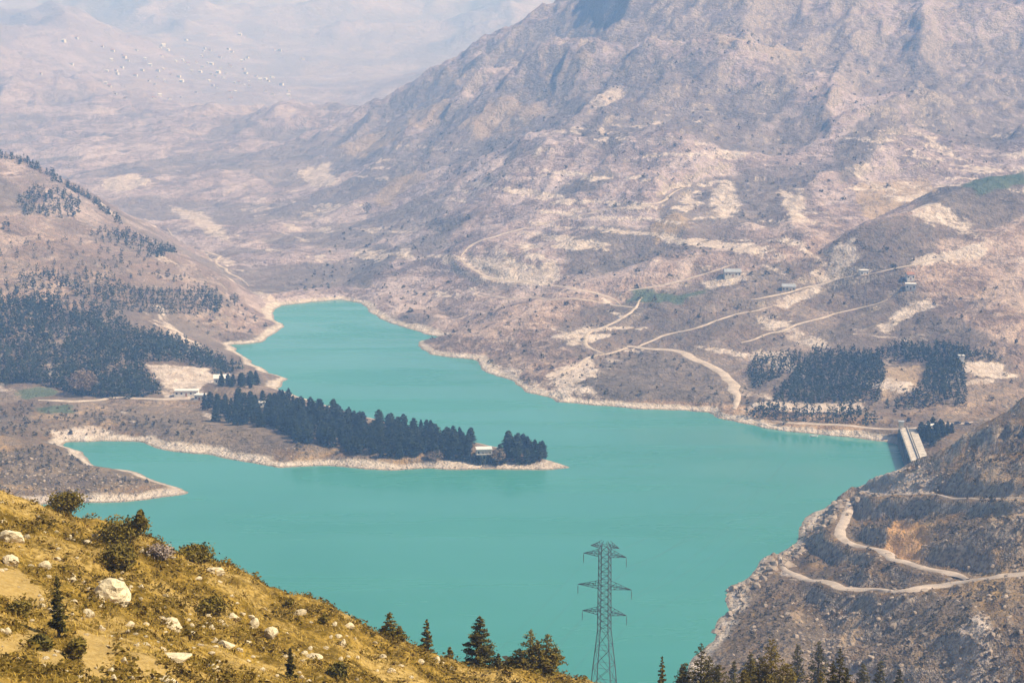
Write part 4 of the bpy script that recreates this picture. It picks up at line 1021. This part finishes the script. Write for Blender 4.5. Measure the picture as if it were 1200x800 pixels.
def hill_rocks():
    rng = np.random.default_rng(44)
    import bmesh
    bm = bmesh.new(); bmesh.ops.create_icosphere(bm, subdivisions=1, radius=1.0)
    BV = np.array([v.co[:] for v in bm.verts]); bm.verts.ensure_lookup_table(); BF = np.array([[v.index for v in f.verts] for f in bm.faces]); bm.free()
    P = []
    for px, n, sp, s0, s1 in (([(850, 690), (895, 662), (935, 632), (950, 605), (1013, 577), (1000, 600), (960, 625), (930, 660), (880, 700), (850, 740), (835, 748)], 300, 2.0, 0.4, 3.4),
                              ([(1040, 565), (1060, 548), (1090, 540), (1110, 560), (1090, 578), (1015, 580)], 260, 2.2, 0.5, 2.0), ([(1110, 800), (1130, 730), (1155, 715), (1165, 760), (1150, 800)], 260, 1.8, 0.4, 1.6),
                              ([(850, 780), (900, 700), (1000, 660), (1200, 600), (1200, 800)], 420, 4.0, 0.4, 1.8), ([(0, 530), (120, 550), (200, 572), (150, 582), (0, 580)], 300, 2.4, 0.4, 1.6),
                              ([(950, 700), (1010, 720), (985, 780), (930, 790)], 160, 2.2, 0.4, 1.6), ([(1100, 510), (1190, 460), (1200, 500), (1130, 545)], 200, 2.8, 0.4, 1.6), ([(180, 520), (420, 540), (660, 548), (430, 551), (290, 543)], 200, 2.0, 0.3, 1.0)):
        pts = in_poly(cast(px), n, rng, sp); pts = pts[lake_sd(pts[:, 0], pts[:, 1]) > 0.5]
        s = s0 + (s1 - s0) * rng.uniform(0, 1, len(pts)) ** 2.5
        P += [(a[0], a[1], c, d) for a, c, d in zip(pts, Z(pts[:, 0], pts[:, 1]), s)]
    P = np.array(P); m = len(P)
    A = rng.normal(size=(m, 3, 3)); Rq = np.linalg.qr(A)[0]                 # every rock turned its own way
    L0 = BV[None] * (1 + 0.20 * rng.normal(size=(m, len(BV), 1)))
    L0 = np.clip(L0, -0.72, 0.72) * rng.uniform(0.55, 1.35, (m, 1, 3))
    V = np.einsum('mij,mvj->mvi', Rq, L0) * P[:, 3, None, None] * np.array([1.0, 1.0, 0.75]) + P[:, None, :3]
    Fc = BF[None] + (np.arange(m) * len(BV))[:, None, None]
    tag(link('hill_rocks', mesh_np('hill_rocks', V.reshape(-1, 3), Fc.reshape(-1, 3), M['hillrock'])), 'pale broken rock scattered over the bare banks', 'rocks', kind='stuff')
hill_rocks()

# ------------------------------------------------------------------ the dam
def build_dam():
    A = at_z(1061, 505, 8.0); B = at_z(1076, 546, 8.0)
    L = math.hypot(B[0] - A[0], B[1] - A[1]); rz = math.atan2(B[1] - A[1], B[0] - A[0])
    root = thing('dam', 'pale concrete dam with dark shaded face at the lake outlet', 'dam', (A[0], A[1], 0), rz)
    # local x runs from the far bank to the near hill; -y looks at the water
    MB().hexa([(-10, -7.5, -14), (L, -7.5, -14), (L, 12, -14), (-10, 12, -14), (-10, -3.2, 7.6), (L, -3.2, 7.6), (L, 7.6, 7.6), (-10, 7.6, 7.6)]).build('dam_body', M['shade_concrete'], root)
    nS = 10; sl = (L + 10) / nS
    for i in range(nS):
        MB().box(-10 + i * sl, -2.9, 7.62, -10 + (i + 1) * sl - 0.25, 1.45, 8.0 - 0.03 * (i % 2)).build('deck_slab', M['concrete'], root)
        if 0 < i < nS - 1: MB().box(-10 + i * sl, 3.0, 7.62, -10 + (i + 1) * sl - 0.25, 7.4, 7.9 - 0.03 * (i % 3)).build('apron_slab', M['concrete'], root)
    for i in range(int((L + 8) / 3.0)): MB().box(-9 + i * 3.0, -3.2, 8.91, -8.9 + i * 3.0, -3.1, 9.9).build('railing_post', M['steel'], root)
    MB().box(-10, -3.2, 9.901, L, -3.1, 9.98).build('handrail', M['steel'], root)
    MB().box(-10, 2.01, 7.2, L, 2.99, 7.5).build('drain_channel', M['shade_concrete'], root)
    for yy in (-3.3, 1.5): MB().box(-10, yy, 8.003, L, yy + 0.35, 8.9).build('parapet', M['concrete'], root)
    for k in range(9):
        x = 2 + k * (L - 8) / 9; MB().box(x, -4.4, -10, x + 1.2, -3.25, 7.1).build('buttress', M['shade_concrete'], root)
    h = MB().box(-9, -3.6, 8.9, -5.5, -0.6, 12.4).build('gate_house', M['cream'], root); MB().box(-9.3, -3.9, 12.41, -5.2, -0.3, 12.8).build('flat_roof', M['roof_grey'], h); MB().box(-7.7, -3.66, 10, -6.6, -3.59, 11.4).build('window', M['window'], h)
    # concrete apron ramp by the water
build_dam()

# ------------------------------------------------------------------ buildings
def house(label, u, v, w, d, h, rz, wall='white', roof='roof_red', flat=False, group=None, wins=3, name='house', pos=None):
    x, y, z = pos or ground_px(u, v); root = thing(name, label, 'house' if name == 'house' else name.replace('_', ' '), (x, y, z - 0.3), rz, group)
    wl_ = MB(); wl_.box(-w / 2, -d / 2, -2.5, w / 2, d / 2, h)
    if not flat:
        wl_._add([(-w / 2, -d / 2, h), (-w / 2, d / 2, h), (-w / 2, 0, h + d * 0.26), (w / 2, -d / 2, h), (w / 2, d / 2, h), (w / 2, 0, h + d * 0.26)], [(0, 2, 1), (3, 4, 5)])
    wl_.build('wall', M[wall], root); r = MB(); o = 0.4; e = d * 0.26
    if flat: r.box(-w / 2 - o, -d / 2 - o, h + .003, w / 2 + o, d / 2 + o, h + 0.4)
    else:
        for s in (-1, 1):
            p = [(-w / 2 - o, s * (d / 2 + o), h - o * 0.52), (w / 2 + o, s * (d / 2 + o), h - o * 0.52), (w / 2 + o, 0, h + e + .02), (-w / 2 - o, 0, h + e + .02)]
            r.hexa(p + [(a, b, c + 0.22) for a, b, c in p])
    ro = r.build('roof', M[roof], root)
    for i in range(wins):
        xx = -w / 2 + (i + 0.5) * w / wins
        if i == wins // 2: MB().box(xx - .55, -d / 2 - .05, 0, xx + .55, -d / 2 + .02, 2.1).build('door', M['roof_red'], root)
        else: MB().box(xx - .6, -d / 2 - .05, h * .38, xx + .6, -d / 2 + .02, h * .38 + 1.3).build('window', M['window'], root)
    return root
house('long low white house beside the road at the left headland', 219, 463, 16, 7, 3.6, 0.05, 'white', 'white', True, None, 5)
house('white house half hidden by pines behind the peninsula root', 260, 449, 11, 8, 4.5, 0.15, 'white', 'white', False)
house('small white house at the left edge of the peninsula grove', 235, 467, 7, 6, 3.5, -0.1, 'white', 'white', True)
house('small white house at the shore between the two pine groves', 311, 475, 9, 7, 3.5, 0.2, 'white', 'white', False)
house('white house in the grove below the dam', 1092, 507, 7, 6, 4.5, 0.2, 'white', 'white', False)
house('narrow white tower at the corner of the plantation', 1126, 426, 3.6, 3.6, 6.5, 0.1, 'white', 'white', True, None, 1, 'water_tower')
house('dark roofed building on the pale terrace of the far slope', 858, 322, 14, 8, 4.2, 0.05, 'cream', 'roof_grey', False, None, 5)
house('grey roofed building below the terrace of the far slope', 924, 340, 11, 7, 4, -0.1, 'cream', 'roof_grey', False, None, 4)
house('small white house under the pale quarry on the right slope', 1012, 323, 7, 6, 4.5, 0.1, 'white', 'white', True)
house('upper small white house on the right far slope', 1066, 327, 6, 6, 4.5, 0.1, 'white', 'roof_red')
house('lower white house on the right far slope', 1067, 340, 8, 7, 4.5, -0.2, 'white', 'white', True)
def pavilion():
    x, y, z = ground_px(567, 537); root = thing('pavilion', 'white terrace pavilion in the gap of the peninsula pines', 'pavilion', (x, y, z), 0.1)
    MB().box(-4.2, -3, -1, 4.2, 3, 4.0).build('wall', M['cream'], root)
    MB().box(-4.8, -4.2, 7.0, 4.8, 3.4, 7.4).build('roof', M['white'], root)
    for i in range(5): MB().box(-4.4 + i * 2.1, -4.0, 4.48, -4.05 + i * 2.1, -3.65, 6.99).build('column', M['white'], root)
    MB().box(-4.3, -2.0, 4.48, 4.3, 3.0, 6.99).build('upper_wall', M['white'], root)
    MB().box(-4.8, -4.2, 4.02, 4.8, 3.4, 4.47).build('terrace', M['cream'], root)
    for i in range(3): MB().box(-3.3 + i * 2.5, -3.06, 1.2, -1.9 + i * 2.5, -2.98, 3.2).build('window', M['window'], root)
pavilion()
rng = np.random.default_rng(15); nvil = 0
VILL = [(150, 72), (176, 78), (190, 66), (206, 72), (216, 74), (230, 74), (160, 60), (248, 76), (254, 104), (268, 76), (247, 88), (213, 96), (300, 90), (311, 108), (320, 112), (305, 95), (146, 68), (132, 60), (120, 55), (107, 50),
        (225, 84), (236, 66), (262, 92), (280, 98), (292, 102), (330, 100), (185, 84), (170, 70), (200, 88), (143, 80), (75, 50), (90, 44), (48, 88), (218, 48), (322, 60), (283, 72), (338, 113), (276, 108), (240, 58), (197, 60)]
VILL += [(float(a), float(b)) for a, b in zip(rng.normal(225, 62, 60).clip(20, 380), rng.normal(82, 17, 60).clip(42, 116))]
for i, (u, v) in enumerate(VILL):
    s = rng.uniform(0.5, 1.0) * cast([(u, v)])[0][1] / 4600.0
    end = 'left end' if u < 175 else ('middle' if u < 260 else 'right end')
    house('tiny pale house at the %s of the hazy far village' % end, u, v, 10 * s, 8 * s, 5.5 * s, rng.uniform(-.6, .6), 'white' if rng.uniform() < 0.5 else 'cream', 'white' if rng.uniform() < .6 else 'roof_red', rng.uniform() < 0.5, 'far village houses, %s' % end, 3)
# parked cars on the dam approach, boat at the shore
def car(label, u, v, paint, rz):
    x, y, z = ground_px(u, v); root = thing('parked_car', label, 'car', (x, y, z + 0.3), rz, None)
    b = MB(); b.hexa([(-2.1, -.85, .35), (2.1, -.85, .35), (2.1, .85, .35), (-2.1, .85, .35), (-2.1, -.8, .95), (2.05, -.8, .85), (2.05, .8, .85), (-2.1, .8, .95)])
    b.hexa([(-1.7, -.78, .94), (1.0, -.78, .9), (1.0, .78, .9), (-1.7, .78, .94), (-1.3, -.62, 1.5), (.4, -.62, 1.5), (.4, .62, 1.5), (-1.3, .62, 1.5)])
    b.build('body', paint, root); MB().box(-1.2, -.8, 1.0, .5, -.7, 1.35).build('window', M['window'], root)
    for sx in (-1.3, 1.3):
        for sy in (-.8, .8): MB().tube([(sx, sy - .1, .33), (sx, sy + .1, .33)], [.33, .33], 10).build('wheel', M['window'], root)
for i, (u, lab) in enumerate(((1122, 'dark car parked at the end of the dam road, left one'), (1134, 'dark car parked at the end of the dam road, right one'))):
    car(lab, u, 497.5, plain('car_paint', (0.05, 0.05, 0.07), 0.35, 0.1), 0.2 - 0.1 * i)
def boat():
    p = at_z(954, 511.5); root = thing('rowing_boat', 'small white boat at the far shore', 'boat', (p[0], p[1], 0.0), 0.3)
    n = 9; V = []; Q = []
    for i in range(n):
        t = i / (n - 1) * 2 - 1; w = 1.0 * (1 - abs(t) ** 2.5) + 0.05; s = 0.35 * t * t
        V += [(t * 2.8, -w, .7 + s), (t * 2.8, -w * .6, -.15 + s * .5), (t * 2.8, w * .6, -.15 + s * .5), (t * 2.8, w, .7 + s)]
    for i in range(n - 1):
        for k in range(3): Q.append((4 * i + k, 4 * i + k + 1, 4 * i + 5 + k, 4 * i + 4 + k))
    link('hull', mesh_np('hull', V, Q, M['white']), root)
    for t in (-.9, .6): MB().box(t - .2, -.85, .45, t + .2, .85, .52).build('bench', M['cream'], root)
boat()

# ------------------------------------------------------------------ the power pylon
def build_pylon():
    D = 420.0; x, z, h = top_h(709, 634, D); k = pxm(D)
    root = thing('power_pylon', 'tall grey lattice steel pylon with three pairs of arms against the lake', 'pylon', (x, D, z), math.radians(-20))
    zt = h; zw = h - (722 - 634) * k * 1.0 - 5.0          # waist below the lowest arms
    lv = [(-0.5, 3.2), (zw * 0.55, 2.35), (zw, 1.4), (zt - 2.0, 1.25), (zt, 0.55)]
    def hw(q):
        return float(np.interp(q, [a for a, _ in lv], [b for _, b in lv]))
    for sx in (-1, 1):
        for sy in (-1, 1):
            MB().tube([(sx * w, sy * w, q) for q, w in lv], [.12, .115, .10, .085, .06], 4).build('leg', M['steel'], root)
    levels = list(np.linspace(0, zw, 6)) + list(np.linspace(zw, zt - 1.0, 13))[1:]
    for a, b in zip(levels[:-1], levels[1:]):
        br = MB(); wa, wb = hw(a), hw(b)
        ca = [(-wa, -wa), (wa, -wa), (wa, wa), (-wa, wa)]; cb = [(-wb, -wb), (wb, -wb), (wb, wb), (-wb, wb)]
        for i in range(4):
            j = (i + 1) % 4
            br.bar((*ca[i], a), (*cb[j], b), .048); br.bar((*ca[j], a), (*cb[i], b), .048); br.bar((*cb[i], b), (*cb[j], b), .045)
        br.build('bracing', M['steel'], root)
    def arm(q, L, s, drop):
        m = MB(); w = hw(q); tip = (s * L, 0, q + 0.15)
        for sy in (-1, 1):
            m.bar((s * w, sy * w, q), tip, .07); m.bar((s * w, sy * w, q + 1.5), tip, .06)
        N = 4
        for i in range(1, N + 1):
            t0 = (i - 1) / N; t1 = i / N
            for sy in (-1, 1):
                lo = lambda t: (s * (w + (L - w) * t), sy * w * (1 - t), q + .15 * t); hi = lambda t: (s * (w + (L - w) * t), sy * w * (1 - t), q + 1.5 - 1.35 * t)
                m.bar(lo(t0), hi(t1) if i < N else tip, .05)
                if i < N: m.bar(lo(t1), hi(t1), .05)
            if i < N: m.bar((s * (w + (L - w) * t1), -w * (1 - t1), q + .15 * t1), (s * (w + (L - w) * t1), w * (1 - t1), q + .15 * t1), .05)
        a = m.build('cross_arm', M['steel'], root)
        if drop:
            ins = MB(); ins.tube([(tip[0], 0, tip[2]), (tip[0], 0, tip[2] - 2.6)], [.03, .03], 6)
            for i in range(9): ins.tube([(tip[0], 0, tip[2] - .5 - .2 * i), (tip[0], 0, tip[2] - .58 - .2 * i)], [.15, .09], 8)
            ins.build('insulator', M['glass_ins'], a)
            wr = MB()
            for dirn in (-1, 1):
                pts = [(tip[0] + 0, dirn * 300 * t, tip[2] - 2.6 - 40 * t * (1.0 - t) + (20 * t if dirn < 0 else -16 * t)) for t in np.linspace(0, 1, 24)]
                wr.tube(pts, [.012] * 24, 4)
            wr.build('wire', M['steel'], a)
    for q_px, Lp in ((652, 51), (692, 64), (725, 53)):
        q = h - (q_px - 634) * k
        for s in (-1, 1): arm(q, Lp * k / 2 / math.cos(math.radians(20)), s, True)
    for s in (-1, 1): arm(h - 1.55, 36 * k / 2, s, False)
build_pylon()
build_haze()
for i, p in enumerate(PROTO_PINE):
    if not _used[i]:
        for c in list(p.children): bpy.data.objects.remove(c)
        bpy.data.objects.remove(p)
